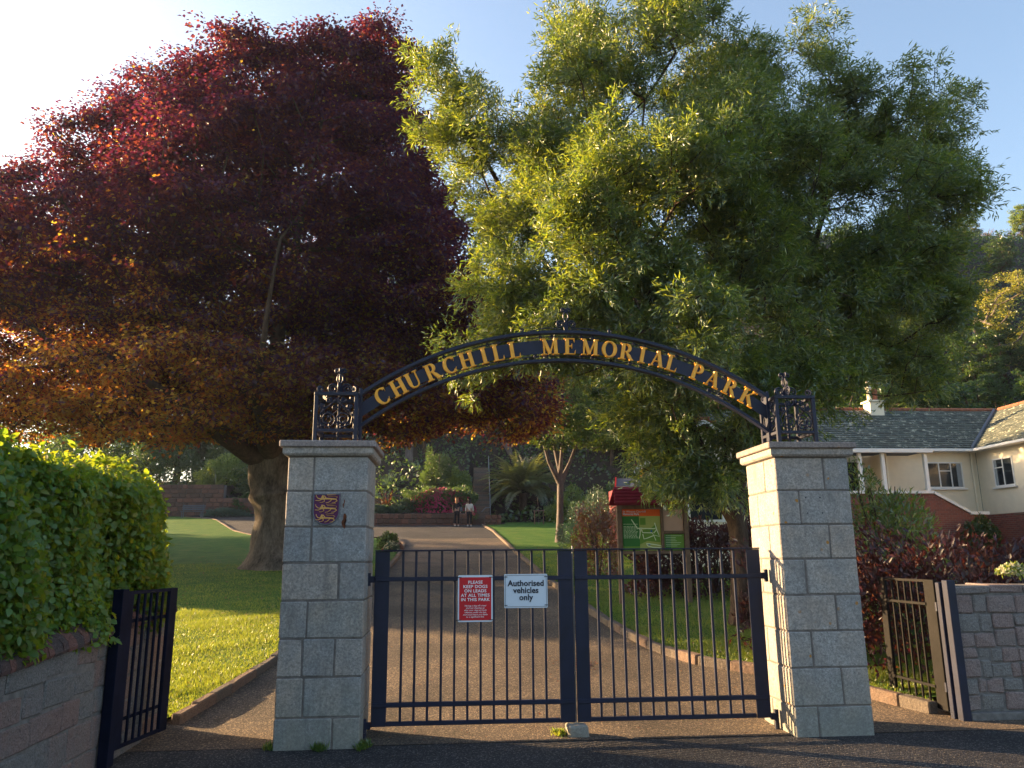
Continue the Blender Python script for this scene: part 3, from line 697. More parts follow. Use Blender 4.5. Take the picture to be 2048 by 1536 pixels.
# ------------------------------------------------------------------ iron archway with lettering
YA = 7.83
arch = thing('gateway_arch', 'navy iron arch over the gate lettered in gold between the two pillars', 'archway', (1.17, YA, 2.735))
def arc(cx, cz, r, x0, x1, n=48):
    a0 = math.asin((x0-cx)/r); a1 = math.asin((x1-cx)/r)
    return [(cx+r*math.sin(a0+(a1-a0)*i/n), cz+r*math.cos(a0+(a1-a0)*i/n)) for i in range(n+1)]
def band(poly, t, y0, y1):
    b = MB(); n = len(poly); vs = []
    for i, (x, z) in enumerate(poly):
        a = poly[max(i-1, 0)]; c = poly[min(i+1, n-1)]; dx, dz = c[0]-a[0], c[1]-a[1]; l = math.hypot(dx, dz); nx, nz = -dz/l*t/2, dx/l*t/2
        vs += [(x-nx, y0, z-nz), (x+nx, y0, z+nz), (x+nx, y1, z+nz), (x-nx, y1, z-nz)]
    fs = []
    for i in range(n-1):
        for k in range(4): fs.append((i*4+k, i*4+(k+1) % 4, (i+1)*4+(k+1) % 4, (i+1)*4+k))
    fs += [(3, 2, 1, 0), tuple((n-1)*4+k for k in range(4))]
    return b.add(vs, fs)
band(arc(1.173, .313, 3.645, -.965, 3.31), .032, YA-.035, YA+.035).build('upper_rail', M['iron'], arch)
band(arc(1.144, .206, 3.444, -.965, 3.31), .030, YA-.035, YA+.035).build('lower_rail', M['iron'], arch)
top = arc(1.17, .30, 3.572, -.965, 3.31); bot = arc(1.17, .16, 3.565, -.965, 3.31)
b = MB(); n = len(top); vs = [(x, YA-.018, z) for x, z in top]+[(x, YA-.018, z) for x, z in bot]+[(x, YA-.010, z) for x, z in top]+[(x, YA-.010, z) for x, z in bot]
fs = []
for i in range(n-1):
    fs += [(i, n+i, n+i+1, i+1), (2*n+i, 2*n+i+1, 3*n+i+1, 3*n+i), (i, i+1, 2*n+i+1, 2*n+i), (n+i, 3*n+i, 3*n+i+1, n+i+1)]
fs += [(0, 2*n, 3*n, n), (n-1, 2*n-1, 4*n-1, 3*n-1)]
b.add(vs, fs).build('sign_panel', M['iron'], arch)
TK, TN, SF = .116, .050, .042     # half widths: thick stem, thin stroke, serif
def st(pts, w): return (pts, w)
def arcs(cx, cz, rx, rz, a0, a1, wt_, wn_, n=16):
    pts, ws = [], []
    for i in range(n+1):
        t = R(a0+(a1-a0)*i/n); pts.append((cx+rx*math.cos(t), cz+rz*math.sin(t))); ws.append(wn_+(wt_-wn_)*abs(math.cos(t))**1.3)
    return (pts, ws)
def serif(x, z, w): return ([(x-w, z), (x+w, z)], SF)
GL = {
 'I': (.46, [st([(.23, .03), (.23, .97)], TK), serif(.23, .03, .20), serif(.23, .97, .20)]),
 'H': (.95, [st([(.22, .03), (.22, .97)], TK), st([(.73, .03), (.73, .97)], TK), st([(.22, .5), (.73, .5)], TN)] + [serif(x, z, .19) for x in (.22, .73) for z in (.03, .97)]),
 'L': (.74, [st([(.22, .03), (.22, .97)], TK), serif(.22, .97, .20), ([(.03, .03), (.68, .03)], SF), ([(.66, .04), (.69, .28)], [.045, .012])]),
 'E': (.78, [st([(.22, .03), (.22, .97)], TK), ([(.03, .03), (.70, .03)], SF), ([(.03, .97), (.66, .97)], SF), ([(.22, .51), (.50, .51)], TN), ([(.68, .04), (.71, .27)], [.045, .012]), ([(.63, .96), (.66, .74)], [.045, .012]), ([(.50, .36), (.50, .66)], [.022, .022])]),
 'M': (1.12, [st([(.20, .03), (.20, .97)], TN), st([(.90, .03), (.90, .97)], TK), st([(.20, .97), (.54, .06)], TK*.95), st([(.54, .06), (.86, .97)], TN)] + [serif(.20, .03, .15), serif(.90, .03, .19), serif(.14, .97, .13), serif(.94, .97, .14)]),
 'C': (.86, [arcs(.46, .5, .34, .465, 48, 312, TK, TN, 20), ([(.72, .68), (.73, .95)], [.012, .035]), ([(.69, .17), (.76, .30)], [.03, .014])]),
 'O': (.94, [arcs(.47, .5, .355, .465, 90, 270, TK, TN), arcs(.47, .5, .355, .465, -90, 90, TK, TN)]),
 'U': (.94, [st([(.22, .97), (.22, .34)], TK), ([(.22, .34), (.24, .20), (.32, .08), (.47, .035), (.62, .08), (.70, .20), (.72, .34)], [TK, .08, .06, TN, TN, TN, TN]), st([(.72, .34), (.72, .97)], TN), serif(.22, .97, .19), serif(.72, .97, .15)]),
 'P': (.76, [st([(.22, .03), (.22, .97)], TK), serif(.22, .03, .20), ([(.03, .97), (.40, .97)], SF), ([(.22, .47), (.40, .47)], TN), arcs(.40, .72, .22, .25, 90, -90, TK*.95, TN, 10)]),
 'R': (.92, [st([(.22, .03), (.22, .97)], TK), serif(.22, .03, .20), ([(.03, .97), (.40, .97)], SF), ([(.22, .50), (.40, .50)], TN), arcs(.40, .735, .21, .235, 90, -90, TK*.95, TN, 10), ([(.42, .50), (.60, .26), (.74, .06), (.90, .03)], [.06, TK, TK*.9, .02])]),
 'A': (.92, [st([(.46, .99), (.17, .04)], TN), st([(.44, .98), (.74, .04)], TK), st([(.26, .34), (.64, .34)], TN*.9), serif(.15, .03, .13), serif(.75, .03, .17)]),
 'K': (.98, [st([(.22, .03), (.22, .97)], TK), serif(.22, .03, .20), serif(.22, .97, .20), st([(.30, .46), (.74, .95)], TN), st([(.42, .58), (.80, .05)], TK), serif(.76, .97, .15), serif(.83, .03, .16)]),
}
ANG = [-31.87, -28.97, -26.29, -22.95, -19.93, -17.02, -14.14, -11.79, -9.03, -3.11, 0.23, 3.57, 6.84, 9.8, 12.44, 15.02, 17.54, 22.0, 24.85, 28.1, 31.35]
LH = .175
for ch, ang in zip('CHURCHILL' 'MEMORIAL' 'PARK', ANG):
    adv, strokes = GL[ch]; a = R(ang); ca, sa = math.cos(a), math.sin(a); b = MB()
    ox, oz = 1.19+3.556*sa, .154+3.556*ca
    def T(v, ca=ca, sa=sa, ox=ox, oz=oz): return (ox+v[0]*ca+v[2]*sa, v[1], oz-v[0]*sa+v[2]*ca)
    for i, (pts, hw) in enumerate(strokes):
        P_ = [((x-adv/2)*LH*1.0, z*LH) for x, z in pts]
        W_ = [w*LH for w in hw] if hasattr(hw, '__len__') else hw*LH
        b.ribbon(P_, W_, .020+.0007*i, YA-.0175, .16, T)
    b.build('letter', M['gold'], arch)
# scrollwork
def spiral(cx, cz, r, turns, a0, sgn, r1=.25, n=14):
    N = int(n*turns)+1; out = []
    for i in range(N+1):
        f = i/N; t = R(a0)+sgn*2*PI*turns*f; rr = r*(1-(1-r1)*f); out.append((cx+rr*math.cos(t), cz+rr*math.sin(t)))
    return out
def scroll_part(name, polys, parent, rad=.009, y=YA, T=None, sq=None):
    b = MB()
    for p in polys: b.tube([(x, y, z) for x, z in p], rad, 6, T, True, sq)
    return b.build(name, M['iron'], parent)
def arc_scrolls(cx0, cz0, r, angs, parent):
    for k, ang in enumerate(angs):
        a = R(ang); x, z = cx0+r*math.sin(a), cz0+r*math.cos(a); sg = 1 if k % 2 else -1
        L_ = []
        for s2 in (-1, 1):
            c = (x+s2*.055*math.cos(a), z-s2*.055*math.sin(a)); L_.append(spiral(c[0], c[1], .021, 1.4, 90 if s2 < 0 else 90, -s2, .3))
        x0_, z0_ = cx0+r*math.sin(a-.06), cz0+r*math.cos(a-.06); x1_, z1_ = cx0+r*math.sin(a+.06), cz0+r*math.cos(a+.06)
        L_.append([(x0_, z0_), (x, z+.004), (x1_, z1_)])
        scroll_part('scroll', L_, parent, .0055)
arc_scrolls(1.173, .313, 3.596, [-27, -20, -12.5, -3.5, 3.5, 12.5, 20, 27], arch)
arc_scrolls(1.144, .206, 3.493, [-27, -20, -12.5, -4, 4, 12.5, 20, 27], arch)
def crest(cx, z0, h, parent, name='finial', crossed=False, y=YA):
    """upright scroll finial: two big scrolls, a lyre and two small curls on top"""
    s = h
    half = [[(0, 0), (-.05*s, .05*s), (-.075*s, .16*s)]+spiral(-.245*s, .27*s, .175*s, 1.8, 10, 1, .16)]
    half.append([(-.03*s, .02*s), (-.02*s, .3*s), (-.03*s, .44*s), (-.10*s, .56*s), (-.095*s, .68*s), (-.01*s, .83*s)]+spiral(-.11*s, .88*s, .095*s, 1.4, -20, 1, .3))
    rots = [0, PI/2] if crossed else [0]
    b = MB()
    for r_ in rots:
        for sgn in (-1, 1):
            for p in half:
                b.tube([(cx+sgn*x*math.cos(r_), y+sgn*x*math.sin(r_), z0+z) for x, z in p], .0088*(s/.3)**.5, 6)
    return b.build(name, M['iron'], parent)
crest(1.17, 3.972, .262, arch)
b = MB()
for sg in (-1, 1):
    b.tube([(1.17+sg*t_, YA, .313+math.sqrt(3.665**2-(t_)**2)+.03*math.sin(min(1, t_/.4)*PI)) for t_ in [.05+.04*i for i in range(11)]], .006, 6)
    b.tube([(x, YA, z) for x, z in spiral(1.17+sg*.47, 3.975, .022, 1.5, 90, sg, .3)], .006, 6)
b.build('top_scroll', M['iron'], arch)
for (xa, xb) in ((-1.362, -.972), (3.312, 3.702)):
    ya, yb = YA-.195, YA+.195; fr = MB().mesh('x')
    zt, zl = 3.235, 2.868
    for (x, y) in ((xa, ya), (xb, ya), (xa, yb), (xb, yb)):
        MB().cbox(x-.019, y-.019, 2.736, x+.019, y+.019, zt-.0165, .003).build('corner_post', M['iron'], arch)
    for z in (zt, zl):
        for y in (ya, yb): MB().cbox(xa-(.021 if z == zt else -.0195), y-.0185, z-.016, xb+(.021 if z == zt else -.0195), y+.0185, z+.016, .003).build('frame_rail', M['iron'], arch)
        for x in (xa, xb): MB().cbox(x-.0175, ya+.0195, z-.016, x+.0175, yb-.0195, z+.016, .003).build('frame_rail', M['iron'], arch)
    cx = (xa+xb)/2
    # scroll infill, one panel for each side
    def panel_polys(h0=zl+.018, h1=zt-.018, w=.165):
        H = h1-h0; L_ = []
        for sg in (-1, 1):
            L_.append([(sg*x, z) for x, z in spiral(.075, h0+.095, .078, 1.6, -90, -1, .3)])
            L_.append([(sg*x, z) for x, z in [(.075, h0+.017), (.15, h0+.05), (.163, h0+.12), (.14, h0+.17), (.05, h1-.085), (.01, h1-.045), (-.03, h1-.02)]])
            L_.append([(sg*x, z) for x, z in spiral(-.055+.13, h1-.045, .030, 1.4, 100, 1, .3)])
            L_.append([(sg*x, z) for x, z in spiral(.128, h1-.105, .026, 1.4, 60, -1, .3)])
        return L_
    pp = panel_polys()
    for (ang, off) in ((0, (cx, ya)), (0, (cx, yb)), (90, (xa, YA)), (90, (xb, YA))):
        b = MB()
        for p in pp:
            b.tube([((off[0]+x, off[1], z) if ang == 0 else (off[0], off[1]+x, z)) for x, z in p], .0075, 6)
        b.build('scroll_panel', M['iron'], arch)
    MB().cbox(cx-.012, YA-.012, 2.736, cx+.012, YA+.012, zt-.02, .002).build('centre_post', M['iron'], arch)
    crest(cx, zt+.012, .30, arch, 'finial', True)
    for (sx_, sy_) in ((-1, -1), (1, -1), (-1, 1), (1, 1)):
        dx, dy = sx_*.7071, sy_*.7071
        p = spiral(.235, zt+.052, .036, 1.5, -90, 1, .3)
        b = MB(); b.tube([(cx+dx*x, YA+dy*x, z) for x, z in [(.13, zt+.018)]+p], .010, 6); b.build('corner_scroll', M['iron'], arch)
for xa in (-.953, 3.293):
    MB().cbox(xa-.017, YA-.036, 2.80, xa+.017, YA+.036, 3.33, .003).build('arch_end_post', M['iron'], arch)
for x0, x1, z in ((-.97, -.936, 2.83), (3.276, 3.312, 2.83)):
    pass

# ------------------------------------------------------------------ walk-through side gates
def side_gate(p0, p1, h, n, label, stiles=(.10, .10), z0=0.11, post_at=0, mat_='iron_black'):
    A, B = Vector((*p0, 0)), Vector((*p1, 0)); L_ = (B-A).length; t = (B-A)/L_; nr = Vector((t.y, -t.x, 0))
    def T(v): p = A+t*v[0]+nr*v[1]; return (p.x, p.y, z0+v[2])
    root = thing('side_gate', label, 'gate', (p0[0], p0[1], z0)); mt = M[mat_]
    MB().cbox(0, -.03, 0, stiles[0], .005, h, .004, 0, T).build('stile', mt, root)
    MB().cbox(L_-stiles[1], -.03, 0, L_, .005, h, .004, 0, T).build('stile', mt, root)
    for nm, z in (('top_rail', h-.015), ('upper_rail', h-.255), ('lower_rail', .22), ('bottom_rail', .015)):
        MB().cbox(stiles[0]-.02, -.042 if 'er_rail' in nm and nm != 'top_rail' else -.025, z-.015, L_-stiles[1]+.02, -.0315 if 'er_rail' in nm else .0, z+.015, .003, 0, T).build(nm, mt, root)
    for i in range(n):
        s = stiles[0]+(L_-sum(stiles))*(i+1)/(n+1)
        MB().cbox(s-.010, -.024, .03, s+.010, -.004, h-.03, .002, 0, T).build('bar', mt, root)
    return root, T, L_
g1, T1, L1 = side_gate((-2.775, 7.06), (-2.635, 7.90), 1.27, 5, 'black side gate folded open against the left stone wall', (.12, .13))
p = MB().cbox(-.02, -.06, -.1, .07, .03, 1.29, .004, 0, lambda v: (T1((v[0]-.075, v[1], v[2])))); tag(p.build('gate_post', M['iron_black']), 'black post the left side gate hangs on, at the end of the wall', 'gate post')
g2, T2, L2 = side_gate((5.10, 8.12), (5.085, 9.18), 1.31, 5, 'brown looking side gate standing open beside the right pillar, sunlit', (.18, .12), .06, 0, 'gate_sunlit')
for v in ((.0,),):
    p = MB(); p.cbox(5.10, 7.93, -.05, 5.19, 8.02, 1.37, .004); tag(p.build('gate_post', M['iron']), 'navy square post at the left end of the right stone wall', 'gate post')
p = MB(); p.cbox(5.075, 8.035, -.05, 5.155, 8.10, 1.345, .004); p.lathe([(.02, 1.05), (.02, 1.14)], 8, (5.08, 8.115, 0)); p.lathe([(.02, .25), (.02, .34)], 8, (5.08, 8.115, 0))
tag(p.build('hinge_post', M['iron']), 'narrow sunlit hinge post between the open side gate and the navy post', 'gate post')

# ------------------------------------------------------------------ left stone wall with round coping and right rubble wall
lw = thing('stone_wall', 'left boundary wall of grey and pink stone with rounded coping under the hedge', 'wall', (-3.02, 5.5, 0))
def lz(y): return .960+(y-5.4)*.0575
def wall_z(y): return lz(y)-.02
MB().add([(-3.19, 1.5, -.1), (-2.868, 1.5, -.1), (-2.868, 8.48, -.1), (-3.19, 8.48, -.1), (-3.19, 1.5, wall_z(1.5)), (-2.868, 1.5, wall_z(1.5)), (-2.868, 8.48, wall_z(8.48)), (-3.19, 8.48, wall_z(8.48))],
         [(3, 2, 1, 0), (4, 5, 6, 7), (0, 1, 5, 4), (1, 2, 6, 5), (2, 3, 7, 6), (3, 0, 4, 7)]).build('wall_core', M['wall_mortar'], lw)
random.seed(11)
hs = [.21, .235, .19, .20, .16]; zz = -.06
fr_ = 0
for r_, hh in enumerate(hs):
    y = 3.0 - random.uniform(0, .3)
    while y < 8.47:
        w = random.uniform(.22, .52); y1 = min(8.48, y+w)
        if 8.48-y1 < .12: y1 = 8.48
        f = (y+y1)/2; k = (wall_z(f)+.06)/sum(hs)
        za = -.06+(zz+.06)*k; zb = za+hh*k
        MB().cbox(-2.92, y+.008, za+.008, -2.858+random.uniform(-.005, .008), y1-.008, zb-.008, .012, .009).build('stone', M['rubble_l'], lw)
        y = y1
    zz += hh
zz = -.06
for r_, hh in enumerate(hs):     # end face, seen past the side gate
    xs_ = [-3.19, -3.19+random.uniform(.12, .2), -2.853]; k = (wall_z(8.48)+.06)/sum(hs)
    for a, c_ in zip(xs_, xs_[1:]): MB().cbox(a+.008, 8.46, -.06+(zz+.06)*k+.008, c_-.008, 8.505+random.uniform(0, .012), -.06+(zz+.06+hh)*k-.008, .012, .008).build('stone', M['rubble_l'], lw)
    zz += hh
def coping_piece(y0, y1):
    b = MB(); n = 9; vs = []; e = random.uniform(-.006, .008); j = random.uniform(-.004, .004)
    for y in (y0, y1):
        z = lz(y)
        vs += [(-3.21, y, z-.02), (-2.815+j, y, z-.02)]
        for i in range(n): 
            t = PI*i/(n-1); vs.append((-3.012+(.202+e)*math.cos(t)+random.uniform(-.003, .003), y, z+.005+(.125+e)*math.sin(t)+random.uniform(-.003, .003)))
    k = n+2; fs = [tuple(range(k-1, -1, -1)), tuple(range(k, 2*k))]
    for i in range(k): fs.append((i, (i+1) % k, k+(i+1) % k, k+i))
    return b.add(vs, fs)
y = 2.6
while y < 8.48:
    w = random.uniform(.055, .13); coping_piece(y+.003, min(8.50, y+w)-.003).build('coping_stone', M['coping'], lw); y += w

rw = thing('stone_wall', 'right boundary wall of squared pink and grey rubble beside the navy post', 'wall', (6.8, 8.1, 0))
MB().box(5.20, 8.018, -.1, 10.5, 8.4, 1.31).build('wall_core', M['wall_mortar'], rw)
random.seed(23)
x = 5.20; 
def rub(x0, x1, z0, z1, depth=0):
    w, h = x1-x0, z1-z0
    if w > .36 or (w > .26 and w > 1.7*h and random.random() < .8):
        if not (h > .42 and w < 1.3 and random.random() < .75) and (w > 1.3*h or h < .2):
            f = random.uniform(.3, .7); rub(x0, x0+w*f, z0, z1); rub(x0+w*f, x1, z0, z1); return
    if h > .27 or (h > .19 and h > 1.0*w and random.random() < .7):
        f = random.uniform(.33, .67); rub(x0, x1, z0, z0+h*f); rub(x0, x1, z0+h*f, z1); return
    if w > .42: f = random.uniform(.35, .65); rub(x0, x0+w*f, z0, z1); rub(x0+w*f, x1, z0, z1); return
    MB().cbox(x0+.006, 8.002+random.uniform(-.007, .006), z0+.006, x1-.006, 8.06, z1-.006, .013, .010).build('stone', M['rubble_r'], rw)
rub(5.20, 9.2, .085, 1.222)
x = 5.20
while x < 9.2:
    w = random.uniform(.25, .5)
    MB().cbox(x+.004, 7.995+random.uniform(-.01, .006), 1.228, x+w-.004, 8.40, 1.318+random.uniform(-.02, .022), .014, .012).build('top_stone', M['rubble_r'], rw); x += w
MB().cbox(5.20, 7.95, -.06, 10.5, 8.01, .075, .01).build('plinth', M['wall_mortar'], rw)

# ------------------------------------------------------------------ vegetation helpers
_c, _s = math.cos(ROLL), math.sin(ROLL)
_F = np.array([-math.sin(YAW)*math.cos(PITCH), math.cos(YAW)*math.cos(PITCH), math.sin(PITCH)])
_R = np.array([math.cos(YAW), math.sin(YAW), 0]); _U = np.cross(_R, _F)
_R2 = _c*_R+_s*_U; _U2 = -_s*_R+_c*_U
def at(u, v, y):
    """world point seen in direction (u, v) of the photograph at distance y"""
    d = _F+_R2*(u-1024)/FPX-_U2*(v-768)/FPX
    return np.array([0, 0, 1.655])+d*y/d[1]
def ell(u, v, ru, rv, y, ry, n, dens=1.0):
    c = at(u, v, y); k = y*1.03/FPX
    return (c, np.array([ru*k, ry, rv*k]), n, dens)
def sample_clumps(ells, rng, shell=2.2, group=0, spread=.4):
    C = []
    for c, r, n, d in ells:
        if group and n > 2*group:
            k = max(2, n//group); u = rdir(k, rng)*(rng.random((k, 1))**(1/(3*shell))); S_ = c+u*r
            q = S_[rng.integers(0, k, n)]+rdir(n, rng)*(rng.random((n, 1))**.45)*spread*rng.uniform(.7, 1.25, (n, 1)); q[:, 2] += .1*spread
            C.append(q); continue
        u = rdir(n, rng)*(rng.random((n, 1))**(1/ (3*shell))); C.append(c+u*r)
    return np.concatenate(C)
def skeleton(nodes, targets, step, rng, zpull=0.0, pen=0.25):
    """grow branches from given (pos, parent) nodes to every target; returns pos, parent, radius weight"""
    pos = [np.array(p, float) for p, _ in nodes]; par = [q for _, q in nodes]
    plen = [0.0]*len(pos)
    for i in range(len(pos)):
        if par[i] >= 0: plen[i] = plen[par[i]]+np.linalg.norm(pos[i]-pos[par[i]])
    org = pos[0]; order = np.argsort(np.linalg.norm(targets-org, axis=1))
    A = np.zeros((len(pos)+len(targets)*60, 3)); A[:len(pos)] = pos; PL = np.zeros(len(A)); PL[:len(pos)] = plen; n = len(pos)
    tips = []
    start0 = max(1, int(n*0.0))
    for t in order:
        T_ = targets[t]; d = np.linalg.norm(A[:n]-T_, axis=1)+pen*PL[:n]
        d[:1] += 50; j = int(np.argmin(d)); dist = np.linalg.norm(A[j]-T_)
        k = max(1, int(dist/step)); p0 = A[j].copy()
        for i in range(1, k+1):
            f = i/k; q = p0+(T_-p0)*f
            if i < k: q = q+rng.normal(0, .10*step, 3)+np.array([0, 0, math.sin(f*PI)*.10*dist*(-zpull)])
            if n >= len(A): break
            A[n] = q; PL[n] = PL[j]+np.linalg.norm(q-A[j]); par.append(j); j = n; n += 1
        tips.append(j)
    w = np.zeros(n)
    ch = np.zeros(n, int)
    for t in tips: w[t] += 1
    for i in range(n-1, 0, -1):
        if par[i] >= 0: w[par[i]] += w[i]
    # parents are always before children except for given nodes, which are ordered too
    return A[:n], par, w
def branch_mesh(name, m, A, par, w, r0, power=0.42, rmin=.012, skip=0, sides=5, given=None, rgiven=None):
    W = max(w.max(), 1); rad = np.maximum(rmin, r0*(w/W)**power)
    if rgiven is not None:
        for i, r in enumerate(rgiven): rad[i] = r
    V, F = [], []
    for i in range(len(A)):
        p = par[i]
        if p < 0: continue
        a, b = A[p], A[i]; ra, rb = min(rad[p], rad[i]*1.6) if given is None or i >= given else rad[p], rad[i]
        d = b-a; l = np.linalg.norm(d)
        if l < 1e-6: continue
        d = d/l; u = np.cross(d, [0.3, 0.2, 1]) if abs(d[2]) < .95 else np.cross(d, [1, 0.1, 0]); u /= np.linalg.norm(u); v = np.cross(d, u)
        ns = 14 if max(ra, rb) > .2 else sides; b0 = len(V)
        for (q, rr) in ((a, ra), (b+d*rb*.3, rb)):
            for k in range(ns):
                t = 2*PI*k/ns; V.append(q+(u*math.cos(t)+v*math.sin(t))*rr)
        for k in range(ns):
            k2 = (k+1) % ns; F.append((b0+k, b0+k2, b0+ns+k2, b0+ns+k))
    return npmesh(name, np.array(V), np.array(F), m, True)
def trunk_tube(name, m, pts, rad, parent, bumps=0.05, seed=1):
    """smooth thick trunk with knobs: ring mesh with noise, as one mesh"""
    rng = np.random.default_rng(seed); P = [np.array(p, float) for p in pts]; Q, Rr = [], []
    for i in range(len(P)-1):
        k = 6
        for j in range(k):
            f = j/k; p_1 = P[max(i-1, 0)]; p2 = P[i+1]; p3 = P[min(i+2, len(P)-1)]; p0 = P[i]
            Q.append(.5*((2*p0)+(-p_1+p2)*f+(2*p_1-5*p0+4*p2-p3)*f*f+(-p_1+3*p0-3*p2+p3)*f**3)); Rr.append(rad[i]+(rad[i+1]-rad[i])*f)
    Q.append(P[-1]); Rr.append(rad[-1]); N = 20; V, F = [], []
    ph = rng.random(6)*6
    for i, (q, r) in enumerate(zip(Q, Rr)):
        d = Q[min(i+1, len(Q)-1)]-Q[max(i-1, 0)]; d = d/np.linalg.norm(d)
        u = np.cross(d, [0, 1, 0]); u /= np.linalg.norm(u); v = np.cross(d, u)
        for k in range(N):
            t = 2*PI*k/N; h = q[2]
            w = 1+bumps*(math.sin(3*t+h*1.1+ph[0])+.7*math.sin(5*t-h*2.1+ph[1])+.5*math.sin(2*t+h*3.7+ph[2])+.5*math.sin(8*t+h*5+ph[3]))
            V.append(q+(u*math.cos(t)+v*math.sin(t))*r*w)
    for i in range(len(Q)-1):
        for k in range(N): F.append((i*N+k, i*N+(k+1) % N, (i+1)*N+(k+1) % N, (i+1)*N+k))
    return part(name, npmesh(name, np.array(V), np.array(F), m, True), parent)
def clump_leaves(C, n, rad, L, W, rng, mode, out_from=None):
    """leaf positions and frames round the clump centres; mode: 'spray' flat layers, 'plume' pointed tufts"""
    k = len(C); ci = np.repeat(np.arange(k), n); c = C[ci]; N = len(ci)
    u = rdir(N, rng); 
    if mode == 'spray':
        cr = rng.uniform(.6, 1.25, k)[ci][:, None]
        o = u*np.array([1, 1, .38])*(rng.random((N, 1))**.5)*rad*cr
        tilt = rdir(k, rng)*np.array([.35, .35, 0]); o[:, 2] += (o[:, :2]*tilt[ci][:, :2]).sum(1)
        P = c+o; D = unit(o*np.array([1, 1, .4])+rng.normal(0, .45, (N, 3))*.5*rad+np.array([0, 0, -.22*rad]))
        Nn = unit(np.array([0, 0, 1.0])+rng.normal(0, .50, (N, 3)))
    else:
        cr = rng.uniform(.55, 1.3, k)[ci][:, None]
        nsub = 7; sub = rdir(k*nsub, rng).reshape(k, nsub, 3); sub[:, :, 2] = sub[:, :, 2]*.8+.12
        out = unit(C-out_from)*.55 if out_from is not None else 0
        ax = unit((sub+ (out[:, None, :] if out_from is not None else 0)).reshape(-1, 3)).reshape(k, nsub, 3)[ci, rng.integers(0, nsub, N)]
        s = rng.random((N, 1))**.7
        P = c+ax*s*rad*cr+rng.normal(0, .045, (N, 3)); D = unit(ax*.9+u*.75+np.array([0, 0, -.18])); Nn = unit(np.cross(D, u)+.3*np.array([0, 0, 1.0])+rng.normal(0, .2, (N, 3)))
    return P, D, Nn, L*rng.uniform(.65, 1.25, N), W*rng.uniform(.7, 1.2, N)

# ------------------------------------------------------------------ copper beech
rb = np.random.default_rng(5)
BX, BY = -5.45, 24.8; BZ = G(BX, BY)
beech = thing('copper_beech', 'huge copper beech with purple crown on the left lawn, trunk behind the left pillar', 'tree', (BX, BY, BZ))
def W3(u, v, y): return at(u, v, y)
bt = [(BX-.02, BY, BZ-.25), (BX-.02, BY, BZ+.12), tuple(W3(548, 1100, BY)), tuple(W3(552, 1040, BY)), tuple(W3(550, 1010, BY)), tuple(W3(548, 992, BY)), tuple(W3(547, 975, BY)), tuple(W3(545, 935, BY)), tuple(W3(545, 890, BY))]
trunk_tube('trunk', M['bark_beech'], bt, [1.3, 1.02, .74, .64, .66, .80, .68, .72, .64], beech, .055, 3)
fork = np.array(W3(545, 915, BY)); fk = [(fork, -1)]; frad = [.5]
limbs = [([(500, 905, -.6), (440, 865, -1.6), (370, 810, -2.6), (300, 765, -3.4), (200, 700, -4.0)], .34),
         ([(520, 860, .3), (500, 780, .8), (470, 700, 1.0), (430, 600, 0), (380, 480, -1)], .30),
         ([(548, 850, -.5), (545, 760, -1.2), (560, 640, -2), (590, 500, -2.5), (620, 350, -2.2), (650, 220, -1)], .32),
         ([(575, 870, .2), (610, 800, .4), (660, 720, .5), (720, 620, 0), (760, 480, -.6), (770, 320, -1)], .28),
         ([(590, 880, 1), (680, 820, 2.4), (790, 760, 3), (900, 720, 3)], .22),
         ([(530, 860, -1.5), (510, 800, -3), (522, 720, -4.2), (532, 640, -4.6), (545, 560, -4.8), (560, 480, -4.6)], .19),
         ([(470, 890, 1.5), (380, 800, 3), (280, 700, 4), (180, 560, 4)], .22)]
for L_, r in limbs:
    j = 0
    for i, (u, v, dy) in enumerate(L_):
        fk.append((np.array(W3(u, v, BY+dy)), j)); j = len(fk)-1; frad.append(max(.05, r*(1-.21*i)))
be = [ell(560, 500, 330, 345, BY, 5.6, 640), ell(680, 205, 120, 105, BY+.5, 3.6, 170), ell(210, 600, 290, 235, BY+.8, 5.0, 420), ell(390, 310, 180, 150, BY+1, 3.8, 250),
      ell(800, 580, 150, 250, BY, 4.4, 330), ell(935, 720, 135, 140, BY, 3.5, 170), ell(40, 740, 330, 130, BY+.2, 5, 190), ell(510, 200, 150, 85, BY+.5, 3.4, 130), ell(-180, 620, 280, 230, BY+2, 5, 200),
      ell(420, 790, 360, 90, BY-1.8, 4.4, 170), ell(765, 140, 65, 60, BY+1, 2.4, 44), ell(225, 330, 100, 70, BY+1, 2.6, 50), ell(85, 420, 120, 70, BY+1, 2.6, 60), ell(1035, 800, 70, 80, BY-1, 2, 40), ell(700, 800, 260, 80, BY-1, 3.6, 120),
      ell(450, 560, 330, 200, BY+2, 2.5, 260), ell(330, 175, 26, 22, BY, 1, 5), ell(480, 120, 26, 20, BY, 1, 5), ell(590, 105, 30, 20, BY, 1, 6), ell(20, 520, 120, 110, BY+3, 2.5, 70), ell(795, 330, 62, 130, BY, 2.6, 80), ell(840, 480, 60, 100, BY, 2.6, 60), ell(600, 370, 70, 100, BY+1, 2.5, 60), ell(550, 520, 90, 80, BY+1.5, 2, 50), ell(190, 575, 130, 60, BY+2, 2, 60), ell(20, 560, 110, 60, BY+1, 2, 40), ell(600, 620, 80, 60, BY-1, 2, 40)]
BC = sample_clumps(be, rb)
BC = BC[(BC[:, 2] > np.where(BC[:, 0] < -8, 3.9, 4.4)+.05*(BC[:, 1]-18)+rb.uniform(-.25, .35, len(BC))) & (BC[:, 1] > 17.6)]
A, par, w = skeleton(fk, BC, .7, rb, .15, .18)
part('branches', branch_mesh('branches', M['bark_dark'], A, par, w, .30, .40, .012, given=len(fk), rgiven=frad), beech)
P, D, Nn, L_, W_ = clump_leaves(BC, 175, .80, .135, .092, rb, 'spray')
